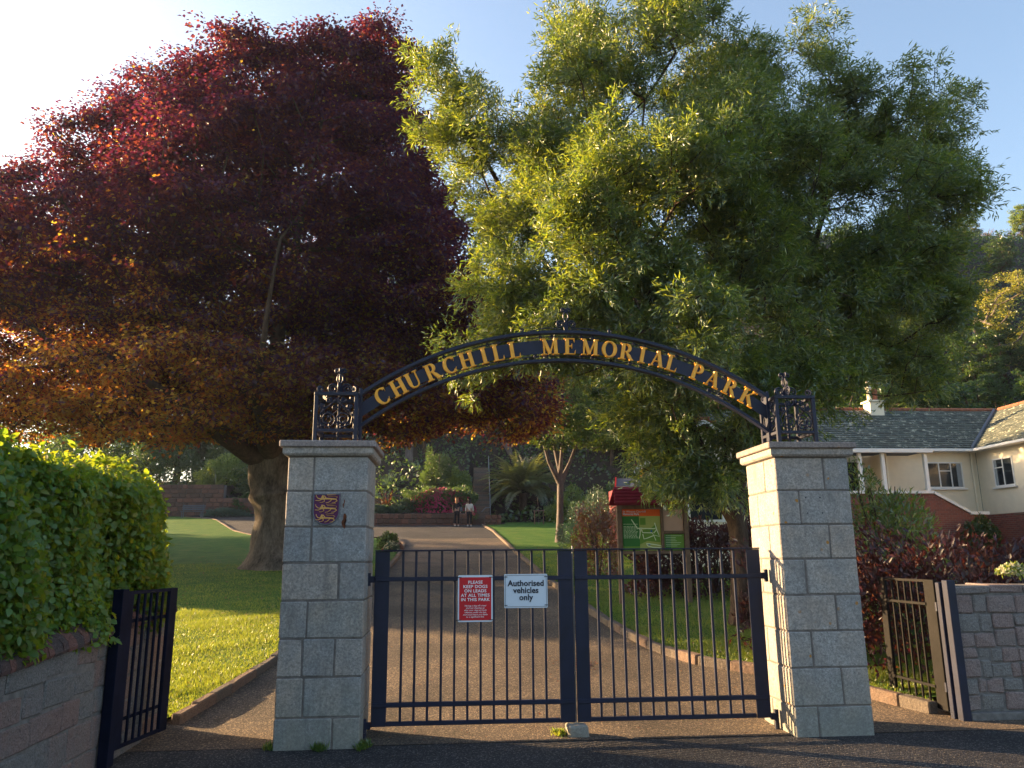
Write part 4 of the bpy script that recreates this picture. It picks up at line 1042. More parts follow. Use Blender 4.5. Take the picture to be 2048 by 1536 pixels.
lowmask = rb.random(len(P)) < np.clip((12.5-P[:, 2])/10.0, 0.06, .75)
glow = (rb.random(len(P)) < np.clip((10.5-P[:, 2])/5, 0, 1)*np.clip((-4.0-P[:, 0])/6, 0, .65)); lowmask &= ~glow  # low left leaves given the painted backlight colours
for nm, mk, mt in (('crown', ~(lowmask | glow), 'lf_beech'), ('lower_crown', lowmask, 'lf_beechlow'), ('backlit_leaves', glow, 'lf_beechglow')):
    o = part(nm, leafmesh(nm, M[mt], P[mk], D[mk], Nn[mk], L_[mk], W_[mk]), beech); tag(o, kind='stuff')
    if nm == 'lower_crown': tag(o, 'bronze green lower leaves with a backlit glow put in their colour')

# ------------------------------------------------------------------ narrow-leaved green tree
rg = np.random.default_rng(9)
GX, GY = 4.9, 13.55; GZ = G(GX, GY)
gt = thing('green_tree', 'tall feathery narrow leaved green tree with dark leaning trunk right of the map board', 'tree', (GX, GY, GZ))
tr = [(GX+.02, GY, GZ-.15), tuple(at(1484, 1215, GY)), tuple(at(1482, 1130, GY)), tuple(at(1472, 1040, GY)), tuple(at(1440, 975, GY-.1)), tuple(at(1395, 925, GY-.3)), tuple(at(1370, 850, GY-.5))]
trunk_tube('trunk', M['bark_dark'], tr, [.26, .19, .165, .165, .15, .13, .12], gt, .05, 8)
gf = [(np.array(at(1472, 1040, GY)), -1)]; gr_ = [.16]
glimbs = [([(1440, 975, -.1), (1400, 900, -.4), (1370, 820, -.6), (1330, 700, -1.2), (1290, 560, -1.6), (1270, 400, -1.4), (1290, 200, -.6)], .12),
          ([(1480, 960, .3), (1520, 860, .6), (1560, 740, .8), (1600, 580, .8), (1650, 420, .6), (1640, 220, .4)], .12),
          ([(1470, 950, .9), (1480, 850, 1.6), (1440, 700, 2.2), (1350, 500, 2.0), (1200, 320, 1.6), (1120, 180, 1.2)], .11),
          ([(1400, 930, .2), (1300, 820, .8), (1180, 660, 1.0), (1060, 480, .9), (960, 300, .7)], .10),
          ([(1530, 940, .8), (1640, 780, 1.5), (1760, 560, 1.8), (1850, 380, 1.6)], .10)]
for L_, r in glimbs:
    j = 0
    for i, (u, v, dy) in enumerate(L_):
        gf.append((np.array(at(u, v, GY+dy)), j)); j = len(gf)-1; gr_.append(max(.02, r*(1-.15*i)))
ge = [ell(905, 235, 72, 100, 13.6, .8, 90), ell(1000, 340, 115, 170, 13.7, 1.3, 195), ell(1150, 130, 75, 110, 13.8, .9, 112), ell(1190, 270, 130, 170, 13.2, 1.4, 195), ell(1370, 110, 150, 170, 13.2, 1.5, 255),
      ell(1290, 420, 190, 170, 11.6, 1.2, 315), ell(1440, 330, 190, 170, 12.4, 1.5, 255), ell(1010, 600, 95, 100, 13, 1.0, 120), ell(1200, 600, 170, 110, 12.0, 1.1, 210), ell(1340, 640, 120, 90, 11.2, .8, 105),
      ell(1630, 90, 52, 70, 13.8, .5, 19), ell(1640, 200, 70, 80, 13.8, .7, 45), ell(1560, 330, 120, 130, 13.6, 1.3, 135), ell(1790, 290, 130, 110, 14.4, 1.4, 165), ell(1900, 320, 85, 100, 14.6, 1.0, 120),
      ell(1730, 480, 190, 180, 14.0, 1.6, 495), ell(1540, 560, 200, 190, 13.2, 1.6, 450), ell(1790, 640, 130, 120, 14.2, 1.2, 165), ell(1600, 770, 100, 90, 13.6, 1.0, 120), ell(1450, 790, 150, 110, 12.8, 1.1, 150),
      ell(1300, 780, 110, 75, 12.2, .7, 82), ell(960, 690, 75, 50, 12.8, .6, 45), ell(1400, 925, 95, 50, 13.2, .7, 67), ell(1395, 985, 70, 42, 13.2, .6, 39), ell(1120, 440, 110, 110, 13.5, 1.0, 90), ell(1490, 130, 70, 90, 13.8, .8, 60)]
GC = sample_clumps(ge, rg, 1.8, 19, .66)
A, par, w = skeleton(gf, GC, .45, rg, .1, .2)
part('branches', branch_mesh('branches', M['bark_dark'], A, par, w, .12, .42, .006, given=len(gf), rgiven=gr_), gt)
P, D, Nn, L_, W_ = clump_leaves(GC, 120, .36, .118, .023, rg, 'plume', np.array([GX, GY+.5, 6.5]))
o = part('crown', leafmesh('crown', M['lf_green'], P, D, Nn, L_, W_), gt); tag(o, kind='stuff')
print('leaves', len(P), len(BC)*190)

# ------------------------------------------------------------------ generic trees
def make_tree(name, label, base, crown_ells, trunk_pts, trunk_r, m_leaf, m_bark, n_leaf, rad, L, W, seed, mode='spray', group=None, cat='tree', extra=None, step=.6):
    r = np.random.default_rng(seed); root = thing(name, label, cat, base, group)
    C = sample_clumps(crown_ells, r, 1.6)
    nodes = [(np.array(p, float), i-1) for i, p in enumerate(trunk_pts)]
    trunk_r = list(trunk_r)
    for (p, pa, rr) in (extra or []): nodes.append((np.array(p, float), pa)); trunk_r.append(rr)
    A, par, w = skeleton(nodes, C, step, r, .1, .15)
    part('trunk', branch_mesh('trunk', m_bark, A, par, w, min(trunk_r), .45, .02, given=len(nodes), rgiven=trunk_r), root, base)
    P, D, Nn, L_, W_ = clump_leaves(C, n_leaf, rad, L, W, r, mode)
    o = part('crown', leafmesh('crown', m_leaf, P, D, Nn, L_, W_), root, base); tag(o, kind='stuff')
    return root
def E_(x, y, z, rx, ry, rz, n): return (np.array([x, y, z]), np.array([rx, ry, rz]), n, 1)
Z3 = (0, 0, 0)
# small lawn tree
LX, LY = 4.67, 34.5; lzz = G(LX, LY)
lawn_tree = make_tree('lawn_tree', 'small lawn tree with slim pale grey trunk and forking branches behind the gate centre', (LX, LY, lzz),
    [(at(*c[:2], c[4])-np.array([LX, LY, lzz]), np.array([c[2]*.022, c[5], c[3]*.022]), c[6], 1) for c in ((1150, 800, 150, 90, 34.5, 2.6, 55), (1060, 760, 70, 70, 34, 1.5, 16), (1250, 830, 90, 80, 34, 2, 26), (1120, 860, 60, 50, 33.5, 1.2, 8))],
    [(0, 0, -.1), (0, 0, .35), (.05, 0, 1.4), (.08, 0, 2.6), (.08, 0, 3.1)], [.26, .19, .16, .155, .11], M['lf_lawn_tree'], M['bark_lawn'], 230, .75, .13, .09, 31,
    extra=[((.5, .1, 3.5), 3, .08), ((.95, .2, 4.6), 5, .055), ((-.45, -.1, 3.6), 3, .08), ((-.8, -.2, 4.9), 7, .05), ((.15, -.3, 4.2), 4, .08), ((.3, -.3, 5.4), 9, .05), ((-.15, .3, 4.4), 4, .07)])
# background wood: three kinds, every tree a copy with its own place, turn and size
def proto(i, mleaf, shape, seed, label):
    ells = {0: [E_(0, 0, 6.0, 3.2, 3.2, 3.6, 90)], 1: [E_(0, 0, 6.8, 2.5, 2.5, 4.6, 80), E_(.8, 0, 4.4, 2.6, 2.2, 1.8, 25)], 2: [E_(-.8, 0, 5.0, 3.0, 3.0, 2.6, 60), E_(1.4, .5, 6.6, 2.4, 2.4, 2.4, 45)]}[shape]
    return make_tree('background_tree', label, Z3, ells, [(0, 0, -1.0), (.05, 0, 1.2), (.1, 0, 2.8)], [.35, .28, .22], M[mleaf], M['bark_dark'], 110, .95, .26, .18, seed, group='trees on the wooded hillside behind the park', step=1.0)
protos = [proto(0, 'lf_dark', 0, 41, 'x'), proto(1, 'lf_dark', 1, 42, 'x'), proto(2, 'lf_mid', 2, 43, 'x')]
def copy_tree(o, parent=None):
    c = o.copy(); COL.objects.link(c); c.parent = parent; WT[c.name] = wt(o)
    for ch in list(o.children):
        copy_tree(ch, c)
    return c
used = set()
def place_tree(k, x, y, s, label, z=None, rot=None, group=True):
    src = protos[k]
    if k in used: o = copy_tree(src)
    else: o = src; used.add(k)
    o.location = (x, y, (G(x, y) if z is None else z)-.1); o.rotation_euler = (0, 0, random.uniform(0, 6.28) if rot is None else rot)
    o.scale = (s, s, s*random.uniform(.92, 1.1)); o['label'] = label; return o
random.seed(3)
BT = [  # kind, u, v of the tree top as seen, distance
 (0, 640, 700, 66), (1, 700, 640, 74), (0, 770, 700, 64), (2, 850, 800, 60), (1, 900, 640, 68), (0, 960, 620, 76), (1, 1030, 640, 70),
 (0, 1080, 700, 64), (2, 1150, 740, 62), (1, 1200, 600, 74), (0, 1270, 660, 64), (1, 1340, 600, 70), (0, 1420, 620, 60), (2, 1500, 650, 66),
 (1, 1560, 600, 72), (0, 1640, 620, 58), (1, 1700, 560, 70), (0, 1770, 640, 54), (2, 1830, 640, 56), (1, 1880, 600, 62), (0, 1940, 640, 50), (1, 2000, 680, 52), (0, 2070, 690, 50),
 (0, 520, 720, 72), (1, 440, 720, 76), (0, 370, 740, 76), (2, 300, 760, 74), (0, 200, 770, 76), (1, 560, 660, 82), (0, 80, 790, 78),
 (0, 1850, 560, 78), (1, 1925, 555, 72), (0, 2010, 590, 68), (1, 1800, 520, 92), (0, 1950, 560, 90), (2, 2060, 560, 84), (1, 2080, 530, 100), (0, 1890, 520, 104),
 (0, 1720, 720, 44), (2, 1800, 730, 45), (0, 1880, 740, 44), (1, 1960, 745, 46), (0, 2040, 740, 45), (1, 1640, 700, 48), (0, 1560, 740, 52), (0, 1480, 740, 54), (2, 1300, 780, 56), (0, 1220, 790, 58), (1, 1000, 770, 64), (0, 720, 790, 66)]
LB = {0: 'dark round crowned tree on the hillside', 1: 'tall dark evergreen tree on the hillside', 2: 'brighter green spreading tree on the hillside'}
def where(u, v):
    if u < 700: return 'behind the copper beech'
    if u < 1000: return 'behind the pink flowering hedge'
    if u < 1350: return 'behind the slim lawn tree'
    if u < 1720: return 'behind the big green tree'
    return 'above the bungalow'
LATE = []
PH = {0: 9.9, 1: 11.6, 2: 9.2}
seen = {}
for (k, u, v, y) in BT:
    p = at(u, v, y); sc_ = min(2.0, max(.45, (p[2]-G(p[0], y))/PH[k])); random.seed(u)
    lab = LB[k]+' '+where(u, v)
    seen.setdefault(lab, []).append((u, place_tree(k, p[0], y, sc_, lab)))
for lab, l in seen.items():
    l.sort(key=lambda t: t[0])
    if len(l) > 1:
        for i, (u, o) in enumerate(l):
            o['label'] = LB[0 if lab.startswith('dark') else 1 if lab.startswith('tall') else 2].replace(' on the hillside', '')+' '+lab.split('hillside ')[1]+', '+['leftmost', 'second from left', 'third from left', 'fourth from left', 'fifth from left', 'sixth from left', 'seventh from left', 'eighth from left', 'ninth from left', 'tenth from left', 'eleventh from left', 'twelfth from left'][i]
# undergrowth that covers the bank and hillside
ru = np.random.default_rng(12); n = 90000
X = ru.uniform(-45, 75, n); Y_ = 49.5+ru.random(n)**1.3*70; keep = ~((X > 1.1) & (X < 2.5) & (Y_ < 58)) & ~((X < -7) & (Y_ < 61.5)) & ~((X > 2) & (X < 13) & (Y_ < 50.3))
X, Y_ = X[keep], Y_[keep]; n = len(X)
Zg = np.array([max(G(a, b_), bedz(a, b_) if -7.5 < a < 1.2 and b_ < 64 else -9) for a, b_ in zip(X, Y_)]); lump = .5+.5*np.sin(X*1.3+np.sin(Y_*.9)*2)
P = np.stack([X, Y_, Zg+ru.random(n)*1.1*lump], 1)
tag(part('undergrowth', leafmesh('undergrowth', M['lf_dark'], P, unit(ru.normal(0, 1, (n, 3))+np.array([0, -.3, .5])), unit(ru.normal(0, .6, (n, 3))+np.array([0, -.5, 1])), ru.uniform(.2, .42, n), ru.uniform(.14, .26, n)), None), 'dark leafy undergrowth covering the steep bank and hillside', 'undergrowth', kind='stuff')
for (k, x, y, h) in ((0, -20.6, 27.0, 6.6), (0, -24.5, 31.5, 6.8), (0, -29.5, 36.5, 7.6), (2, -17.6, 24.6, 5.2), (2, -27.8, 33.5, 6.6), (2, -22.5, 29.0, 7.0), (0, -32.5, 41.5, 10.5), (2, -35.5, 46.0, 11), (0, -39, 51.0, 12), (0, -31, 39, 8.0), (1, -37, 48.5, 12), (0, -34, 43.5, 10.5)):  # out-of-view trees added to throw shade across the drive
    o = place_tree(k, x, y, h/PH[k], 'round dark tree added out of view left of the lawn to shade the drive, '+['nearest', 'second nearest', 'third nearest', 'fourth nearest', 'fifth nearest', 'sixth nearest', 'seventh nearest', 'eighth nearest', 'ninth nearest', 'tenth nearest', 'eleventh nearest', 'farthest'][sorted([24.6, 27, 29, 31.5, 33.5, 36.5, 39, 41.5, 43.5, 46, 48.5, 51]).index(y)])
for i, (x, y, rx, h) in enumerate(((-31, 66, 4.5, 6.5), (-24.5, 67, 4.0, 6.0), (-18.5, 68, 3.8, 6.5), (-12.0, 67, 3.6, 5.5))):
    LATE.append((x, y, rx, h, ['leftmost', 'second from left', 'third from left', 'rightmost'][i]))
# sunlit and bare trees on the right skyline
ytree = make_tree('hillside_tree', 'bright yellow green tree catching the sun at the right edge above the roof', (37.5, 52, G(37.5, 52)),
    [(at(2030, 640, 50)-np.array([37.5, 52, G(37.5, 52)]), np.array([2.6, 2.2, 4.0]), 46, 1), (at(2010, 570, 50)-np.array([37.5, 52, G(37.5, 52)]), np.array([1.4, 1.4, 1.6]), 10, 1)],
    [(0, 0, -1), (.1, 0, 2), (.1, -1, 4.5)], [.3, .22, .18], M['lf_yellow'], M['bark_pale'], 90, .8, .17, .12, 51)
ktop = make_tree('hillside_tree', 'yellow topped tree on the skyline just right of the dark green crown', (58, 88, G(58, 88)),
    [(at(1960, 530, 86)-np.array([58, 88, G(58, 88)]), np.array([3.4, 2.5, 2.4]), 44, 1)], [(0, 0, -1), (-.5, -1, 3)], [.4, .3], M['lf_yellow'], M['bark_dark'], 110, 1.0, .26, .18, 52)
for i, (u, v, y, rx, rz, lab) in enumerate(((1950, 488, 105, 3.0, 1.9, 'bare brown twiggy tree on the skyline touching the dark green crown'), (2005, 486, 110, 3.6, 1.7, 'bare brown twiggy tree second along the skyline'), (2055, 482, 108, 3.4, 2.1, 'bare brown twiggy tree at the right end of the skyline'))):
    c = at(u, v, y); gz_ = G(c[0], y)
    make_tree('bare_tree', lab, (c[0], y, gz_), [(np.array([0, 0, c[2]-gz_]), np.array([rx, 2.5, rz]), 42, 1)], [(0, 0, -1), (0, 0, max(.5, (c[2]-gz_)*.5))], [.3, .2], M['lf_brown'], M['bark_dark'], 110, 1.0, .20, .05, 60+i, 'plume', 'bare trees on the skyline')

# ------------------------------------------------------------------ shrubs and hedges
def shrub(name, label, c, r, m, n, L, W, cat='shrub', shape='diamond', seed=0, flat=False, group=None, up=.3, inner=.35, stems=True, flowers=None, box=0.0):
    rs_ = np.random.default_rng(seed+100); root = thing(name, label, cat, (c[0], c[1], c[2]), group)
    u = rdir(n, rs_); u[:, 2] = np.abs(u[:, 2])*1.0-.08
    if box: u = np.sign(u)*np.abs(u)**(1-box); u = u/np.maximum(np.abs(u).max(1, keepdims=True), np.linalg.norm(u, axis=1, keepdims=True)*(.6))
    lump = 1+.14*np.sin(u[:, 0]*5+seed)*np.cos(u[:, 1]*4+seed*2)+.10*np.sin(u[:, 2]*9+u[:, 0]*7+seed)
    k = (1-inner*rs_.random(n)**1.5)*lump
    P = np.array(c)+u*np.array(r)*k[:, None]; D = unit(u+rs_.normal(0, .7, (n, 3))+np.array([0, 0, up])); Nn = unit(u+rs_.normal(0, .5, (n, 3)))
    o = part('foliage', leafmesh('foliage', m, P, D, Nn, L*rs_.uniform(.6, 1.2, n), W*rs_.uniform(.7, 1.2, n), shape), root); tag(o, kind='stuff')
    if stems:
        b = MB()
        for i in range(9):
            t = rs_.random()*6.28; q = rs_.uniform(.2, .6)
            b.tube([(c[0], c[1], c[2]-.1), (c[0]+r[0]*q*.5*math.cos(t), c[1]+r[1]*q*.5*math.sin(t), c[2]+r[2]*.4), (c[0]+r[0]*q*math.cos(t), c[1]+r[1]*q*math.sin(t), c[2]+r[2]*.85)], [.03, .02, .008], 5)
        b.build('stems', M['bark_dark'], root)
    if flowers:
        fm, fn, fs_ = flowers; u = rdir(fn, rs_); u[:, 2] = np.abs(u[:, 2]); P = np.array(c)+u*np.array(r)*(1.0+.06*rs_.random((fn, 1))); k5 = 4
        PP = np.repeat(P, k5, 0); DD = unit(np.repeat(u, k5, 0)*.4+rdir(len(PP), rs_)); o = part('flowers', leafmesh('flowers', fm, PP, DD, unit(np.repeat(u, k5, 0)+.01), fs_*rs_.uniform(.7, 1.2, len(PP)), fs_*.8), root); tag(o, kind='stuff')
    return root
# the big beech hedge on the left wall
rh = np.random.default_rng(77)
hg = thing('hedge', 'tall clipped bright green hedge growing over the left stone wall', 'hedge', (-3.9, 5.5, .9))
def hedge_pts(n):
    out = []; on = []
    a = rh.random(n); m1 = a < .60; m2 = (a >= .60) & (a < .80); m3 = a >= .80
    y = 3.4+(8.30-3.4)*rh.random(n); z = 1.0+1.5*rh.random(n); x = -2.86-2.0*rh.random(n)
    bulge = .10*np.sin(y*2.1)*np.sin(z*2.9)+.07*np.sin(y*5.3+z*3)+.10*np.clip((1.9-z), 0, 1)*.3
    topz = 2.50+.05*np.sin(y*2.7)+.04*np.sin(y*6.1+x*4)
    P = np.zeros((n, 3)); N_ = np.zeros((n, 3))
    P[m1] = np.stack([-2.88+bulge[m1], y[m1], z[m1]], 1); N_[m1] = (1, 0, .1)
    P[m2] = np.stack([x[m2], y[m2], topz[m2]], 1); N_[m2] = (0, 0, 1)
    P[m3] = np.stack([x[m3], 8.32+.08*np.sin(z[m3]*4+x[m3]*3), z[m3]], 1); N_[m3] = (0.1, 1, .1)
    # round the edges
    dx = np.clip(P[:, 0]+3.2, 0, .4)/.4; dz = np.clip(P[:, 2]-2.15, 0, .4)/.4; dy = np.clip(P[:, 1]-8.0, 0, .35)/.35
    P[:, 2] -= .17*dx*dx*(P[:, 2] > 2.1)*dz; P[:, 0] -= .16*dz*dz*dx; P[:, 0] -= .12*dy*dy*dx; P[:, 1] -= .14*dx*dx*dy; P[:, 2] -= .14*dy*dy*dz
    return P, N_
n = 80000; P, N_ = hedge_pts(n); dep = rh.random(n)**1.3*.42
P = P-N_*dep[:, None]+rh.normal(0, .02, (n, 3))
D = unit(N_*.35+rh.normal(0, .5, (n, 3))+np.array([.15, 0, -.35])); Nn = unit(N_*1.0+rh.normal(0, .45, (n, 3)))
o = part('foliage', leafmesh('foliage', M['lf_hedge'], P, D, Nn, rh.uniform(.036, .072, n), rh.uniform(.026, .050, n), 'ovate'), hg); tag(o, kind='stuff')
MB().cbox(-5.0, 3.2, 1.1, -3.22, 8.0, 2.15, .2).build('dark_core', M['soil'], hg)  # solid dark box added as the shaded inside of the hedge
# shoots sticking up from the top
Ps = []; Ds = []
for i in range(45):
    x, y = -2.95-1.7*rh.random()**1.6, 3.6+4.6*rh.random(); h = rh.uniform(.05, .16); lean = rh.normal(0, .25, 2)
    for k in range(10):
        f = k/9; Ps.append((x+lean[0]*h*f, y+lean[1]*h*f, 2.44+h*f)); t = rh.random()*6.28; Ds.append((math.cos(t), math.sin(t), .7))
Ps, Ds = np.array(Ps), np.array(Ds); o = part('top_shoots', leafmesh('top_shoots', M['lf_hedge'], Ps, Ds, unit(rh.normal(0, .4, (len(Ps), 3))+np.array([0, 0, 1])), rh.uniform(.05, .085, len(Ps)), rh.uniform(.03, .05, len(Ps)), 'ovate'), hg); tag(o, kind='stuff')
# the leaves that show largest, one object each
lm = [leafmesh('leaf', M['lf_hedge'], np.zeros((1, 3)), np.array([[0, 0, -1.0]]), np.array([[1.0, 0, 0]]), .074*k, .052*k, 'ovate') for k in (.85, 1.0, 1.12)]
P, N_ = hedge_pts(3000); sel = [i for i in range(3000) if N_[i, 0] > .5 and P[i, 1] < 7.4][:290]
for i in sel:
    o = bpy.data.objects.new('leaf', random.choice(lm)); COL.objects.link(o); o.parent = hg; o.location = Vector(P[i])-Vector((-3.9, 5.5, .9))+Vector((.012, 0, 0))
    o.rotation_euler = (random.gauss(0, .7), random.gauss(-.35, .35), random.gauss(-.3, .6))

shrub('purple_hedge', 'dark purple leaved hedge behind the right stone wall and open side gate', (7.1, 10.3, .1), (2.6, 1.0, 1.62), M['lf_purple'], 15000, .12, .045, 'hedge', seed=1, box=.45)
shrub('purple_shrub', 'purple leaved shrub between the map board and the dark tree trunk', (5.8, 17.6, G(5.8, 17.6)), (1.7, .9, 1.55), M['lf_purple'], 19000, .10, .05, seed=2, box=.3)
shrub('evergreen_shrub', 'dark feathery evergreen bush beside the right pillar below the bungalow', (7.15, 12.6, .6), (.95, .9, 2.5), M['lf_green'], 9000, .12, .028, seed=3, inner=.5)
shrub('red_shrub', 'rounded red and bronze leaved bush left of the map board', (3.95, 21.5, G(3.95, 21.5)), (.55, .6, 1.75), M['lf_redbush'], 5000, .085, .045, seed=4, box=.2)
shrub('grey_green_shrub', 'soft grey green bush behind the slim lawn tree trunk', (5.6, 31, G(5.6, 31)), (1.5, 1.4, 2.3), M['lf_blue'], 6000, .12, .04, seed=5)
shrub('green_shrub', 'green bush between the palm and the slim lawn tree', (7.6, 51, G(7.6, 51)), (1.7, 1.2, 2.3), M['lf_mid'], 5000, .16, .09, seed=61)
shrub('dark_shrub', 'dark bush right of the slim lawn tree at the top of the lawn', (10.4, 50.5, G(10.4, 50.5)), (2.0, 1.2, 2.6), M['lf_dark'], 5500, .17, .10, seed=62)
shrub('green_shrub', 'low green bush at the foot of the grey green bush', (4.6, 27, G(4.6, 27)), (.7, .8, 1.2), M['lf_mid'], 3000, .10, .05, seed=6)
BXs = [(-4.6, .55, .55, 'grey green clipped mound at the left end of the flower bed'), (-3.85, .45, .5, 'small grey green clipped mound second along the flower bed'), (-3.1, .7, .95, 'largest grey green clipped mound beside the pink hedge')]
for i, (x, rr, hh, lab) in enumerate(BXs): shrub('clipped_mound', lab, (x, 49.9, 4.3), (rr, .5, hh), M['lf_blue'], 2600, .10, .05, seed=10+i, inner=.15, stems=False, group='clipped mounds in the flower bed')
shrub('pink_flower_hedge', 'wide hedge covered in pink flowers above the low red wall', (-.85, 50.3, 4.25), (2.15, .8, 1.55), M['lf_dark'], 9000, .14, .06, 'hedge', seed=14, box=.35, flowers=(M['lf_pink'], 1000, .14))
shrub('green_shrub', 'bright green bush behind the pink hedge next to the steps', (.35, 53.0, 5.2), (1.0, .9, 2.4), M['lf_mid'], 4500, .16, .09, seed=15)
shrub('conifer', 'small drooping conifer with brown inner twigs behind the pink hedge', (-1.2, 53.5, 5.4), (1.2, 1.2, 3.6), M['lf_dark'], 6500, .22, .05, 'conifer', seed=16, up=-.5)
for (x, y, rx, h, w_) in LATE: shrub('tall_shrub', 'tall dark evergreen bush behind the terrace wall, '+w_+' of four', (x, y, 6.4), (rx, 1.8, h), M['lf_dark'], 7000, .26, .16, seed=int(x)+60)
shrub('dark_shrub', 'dark shrub mass behind the low wall seen under the beech', (-14.5, 63.5, G(-14.5, 63)+1.0), (3.0, 1.6, 3.4), M['lf_dark'], 8000, .20, .12, seed=17)
shrub('dark_shrub', 'mid green shrub left of the beech trunk above the stone wall', (-18.2, 64, G(-18, 64)+1.6), (2.6, 1.4, 2.2), M['lf_mid'], 6000, .20, .12, seed=18)
shrub('dark_shrub', 'dark rounded shrub spilling over the wall beside the beech trunk', (-15.9, 61.6, 5.0), (1.7, .8, 1.5), M['lf_dark'], 5000, .18, .12, seed=19)
shrub('trailing_plant', 'grey green trailing plant on the low wall by the bench', (-16.8, 59.5, 4.7), (1.7, .5, .55), M['lf_blue'], 2500, .15, .05, 'plant', seed=20, stems=False)
shrub('island_shrub', 'low dark green bush in the rocky bed just right of the left pillar', (-2.55, 31.6, G(-2.5, 31.6)), (.45, .5, .75), M['lf_dark'], 2200, .09, .05, seed=21)
shrub('white_flowers', 'pale flowering clump in the rocky bed beside the left pillar', (-2.35, 30.4, G(-2.4, 30.4)), (.30, .35, .42), M['lf_blue'], 1500, .08, .03, 'flowers', seed=22, stems=False, flowers=(M['lf_white'], 70, .05))
shrub('wall_flowers', 'cluster of cream blossom hanging over the top of the right wall', (5.98, 8.12, 1.42), (.16, .12, .10), M['lf_mid'], 220, .06, .03, 'flowers', seed=23, stems=False, flowers=(M['lf_white'], 110, .028))
shrub('trunk_base_shoots', 'leafy shoots growing round the base of the dark leaning trunk', (5.05, 13.3, G(5, 13.3)), (.28, .28, .75), M['lf_purple'], 900, .10, .035, 'shoots', seed=24)
# spiky plants
def spiky(label, c, n, L, W, m, seed, name='spiky_plant'):
    r = np.random.default_rng(seed); root = thing(name, label, 'plant', c); V, F = [], []
    for i in range(n):
        t = r.random()*2*PI; e = r.uniform(.25, 1.45); l = L*r.uniform(.7, 1.1); w = W; px = np.array(c, float); seg = 5; b0 = len(V)
        for k in range(seg+1):
            f = k/seg; el = e-1.0*f*f*(1.1 if e < 1 else .5); d = np.array([math.cos(t)*math.cos(el), math.sin(t)*math.cos(el), math.sin(el)])
            s = np.array([-math.sin(t), math.cos(t), 0])*w*(1-f**2*.95)*(.5+.5*min(1, f*4)); V += [px-s, px+s]; px = px+d*l/seg
        for k in range(seg): F.append((b0+2*k, b0+2*k+1, b0+2*k+3, b0+2*k+2))
    part('blades', npmesh('blades', np.array(V), np.array(F), m), root)
    return root
spiky('dark spiky cordyline clump left of the pale column', (-4.6, 54, 5.9), 90, 1.7, .045, M['lf_blue'], 1)
spiky('bronze leaved flax clump at the left end of the flower bed', (-4.3, 50.6, 4.6), 50, 1.3, .035, M['lf_redbush'], 2)
spiky('grey green spiky plant behind the pink hedge', (-2.1, 54, 5.6), 70, 1.2, .045, M['lf_blue'], 3)
spiky('pale edged agave on the bank far left below the beech', (-18.6, 62.6, 7.0), 26, 1.5, .07, M['lf_palm'], 4)
spiky('dark spiky plant beside the agave far left', (-16.3, 64, 7.6), 60, 1.6, .05, M['lf_dark'], 5)
# palm with arching feather fronds
def palm(label, c, n, L, seed):
    r = np.random.default_rng(seed); root = thing('palm', label, 'palm', c)
    b = MB(); b.tube([(c[0], c[1], c[2]-.3), (c[0], c[1], c[2]+.5), (c[0], c[1], c[2]+.95)], [.32, .28, .3], 10, None, True, None, .12); b.build('trunk', M['bark_dark'], root)
    P, D, Nn, LL, V, F = [], [], [], [], [], []
    for i in range(n):
        t = r.random()*2*PI; e = r.uniform(.15, 1.45); l = L*r.uniform(.8, 1.1); px = np.array([c[0], c[1], c[2]+.9]); seg = 16
        sd = np.array([-math.sin(t), math.cos(t), 0])
        for k in range(seg+1):
            f = k/seg; el = e-1.35*f**1.5*(.5+.5*math.cos(e)); d = np.array([math.cos(t)*math.cos(el), math.sin(t)*math.cos(el), math.sin(el)])
            px = px+d*l/seg
            if k > 2:
                for s in (-1, 1):
                    for q in range(2):
                        P.append(px+d*l/seg*q*.5); D.append(d*.75+sd*s*.9+np.array([0, 0, -.15+r.normal(0, .1)])); Nn.append(np.cross(d, sd)); LL.append(.48*math.sin(PI*min(1, .15+f*.82))+.05)
    LL = np.array(LL); o = part('fronds', leafmesh('fronds', M['lf_palm'], np.array(P), np.array(D), unit(np.array(Nn)), LL, np.full(len(P), .035)), root); tag(o, kind='stuff')
palm('bushy date palm on the bank right of the steps', (4.75, 53.5, G(4.75, 53.5)), 105, 3.0, 5)
tufts('weeds', 'green weeds at the foot of the left pillar', [(-1.15, 7.42), (-.80, 7.42), (-.78, 7.5), (-1.6, 7.5)], M['lf_mid'], .09, 70, .03)
tufts('weeds', 'dry grass tuft beside the gate stop stone', [(1.03, 7.75), (1.0, 7.8)], M['lf_grass'], .08, 60, .035)
tufts('weeds', 'green weeds along the bottom of the open right side gate', [(4.95, 9.1), (5.0, 8.8), (4.9, 8.95), (5.05, 8.5)], M['lf_grass'], .10, 60, .07, .05)
rq = np.random.default_rng(8); n = 2600; X = rq.uniform(-9, 9, n); Y_ = 9+rq.random(n)**1.2*24; ok = ((X < -2.9) | (X > 3.2+np.clip(11.5-Y_, 0, 3)*.9))
X, Y_ = X[ok], Y_[ok]; n = len(X); P = np.stack([X, Y_, [G(a, b_)+.075 for a, b_ in zip(X, Y_)]], 1)
tag(part('lawn_leaves', leafmesh('lawn_leaves', M['lf_redbush'], P, unit(rq.normal(0, 1, (n, 3))*np.array([1, 1, .2])), unit(rq.normal(0, .3, (n, 3))+np.array([0, 0, 1])), rq.uniform(.03, .06, n), rq.uniform(.02, .04, n)), None), 'dry brown leaves scattered over both lawns', 'leaves', kind='stuff')
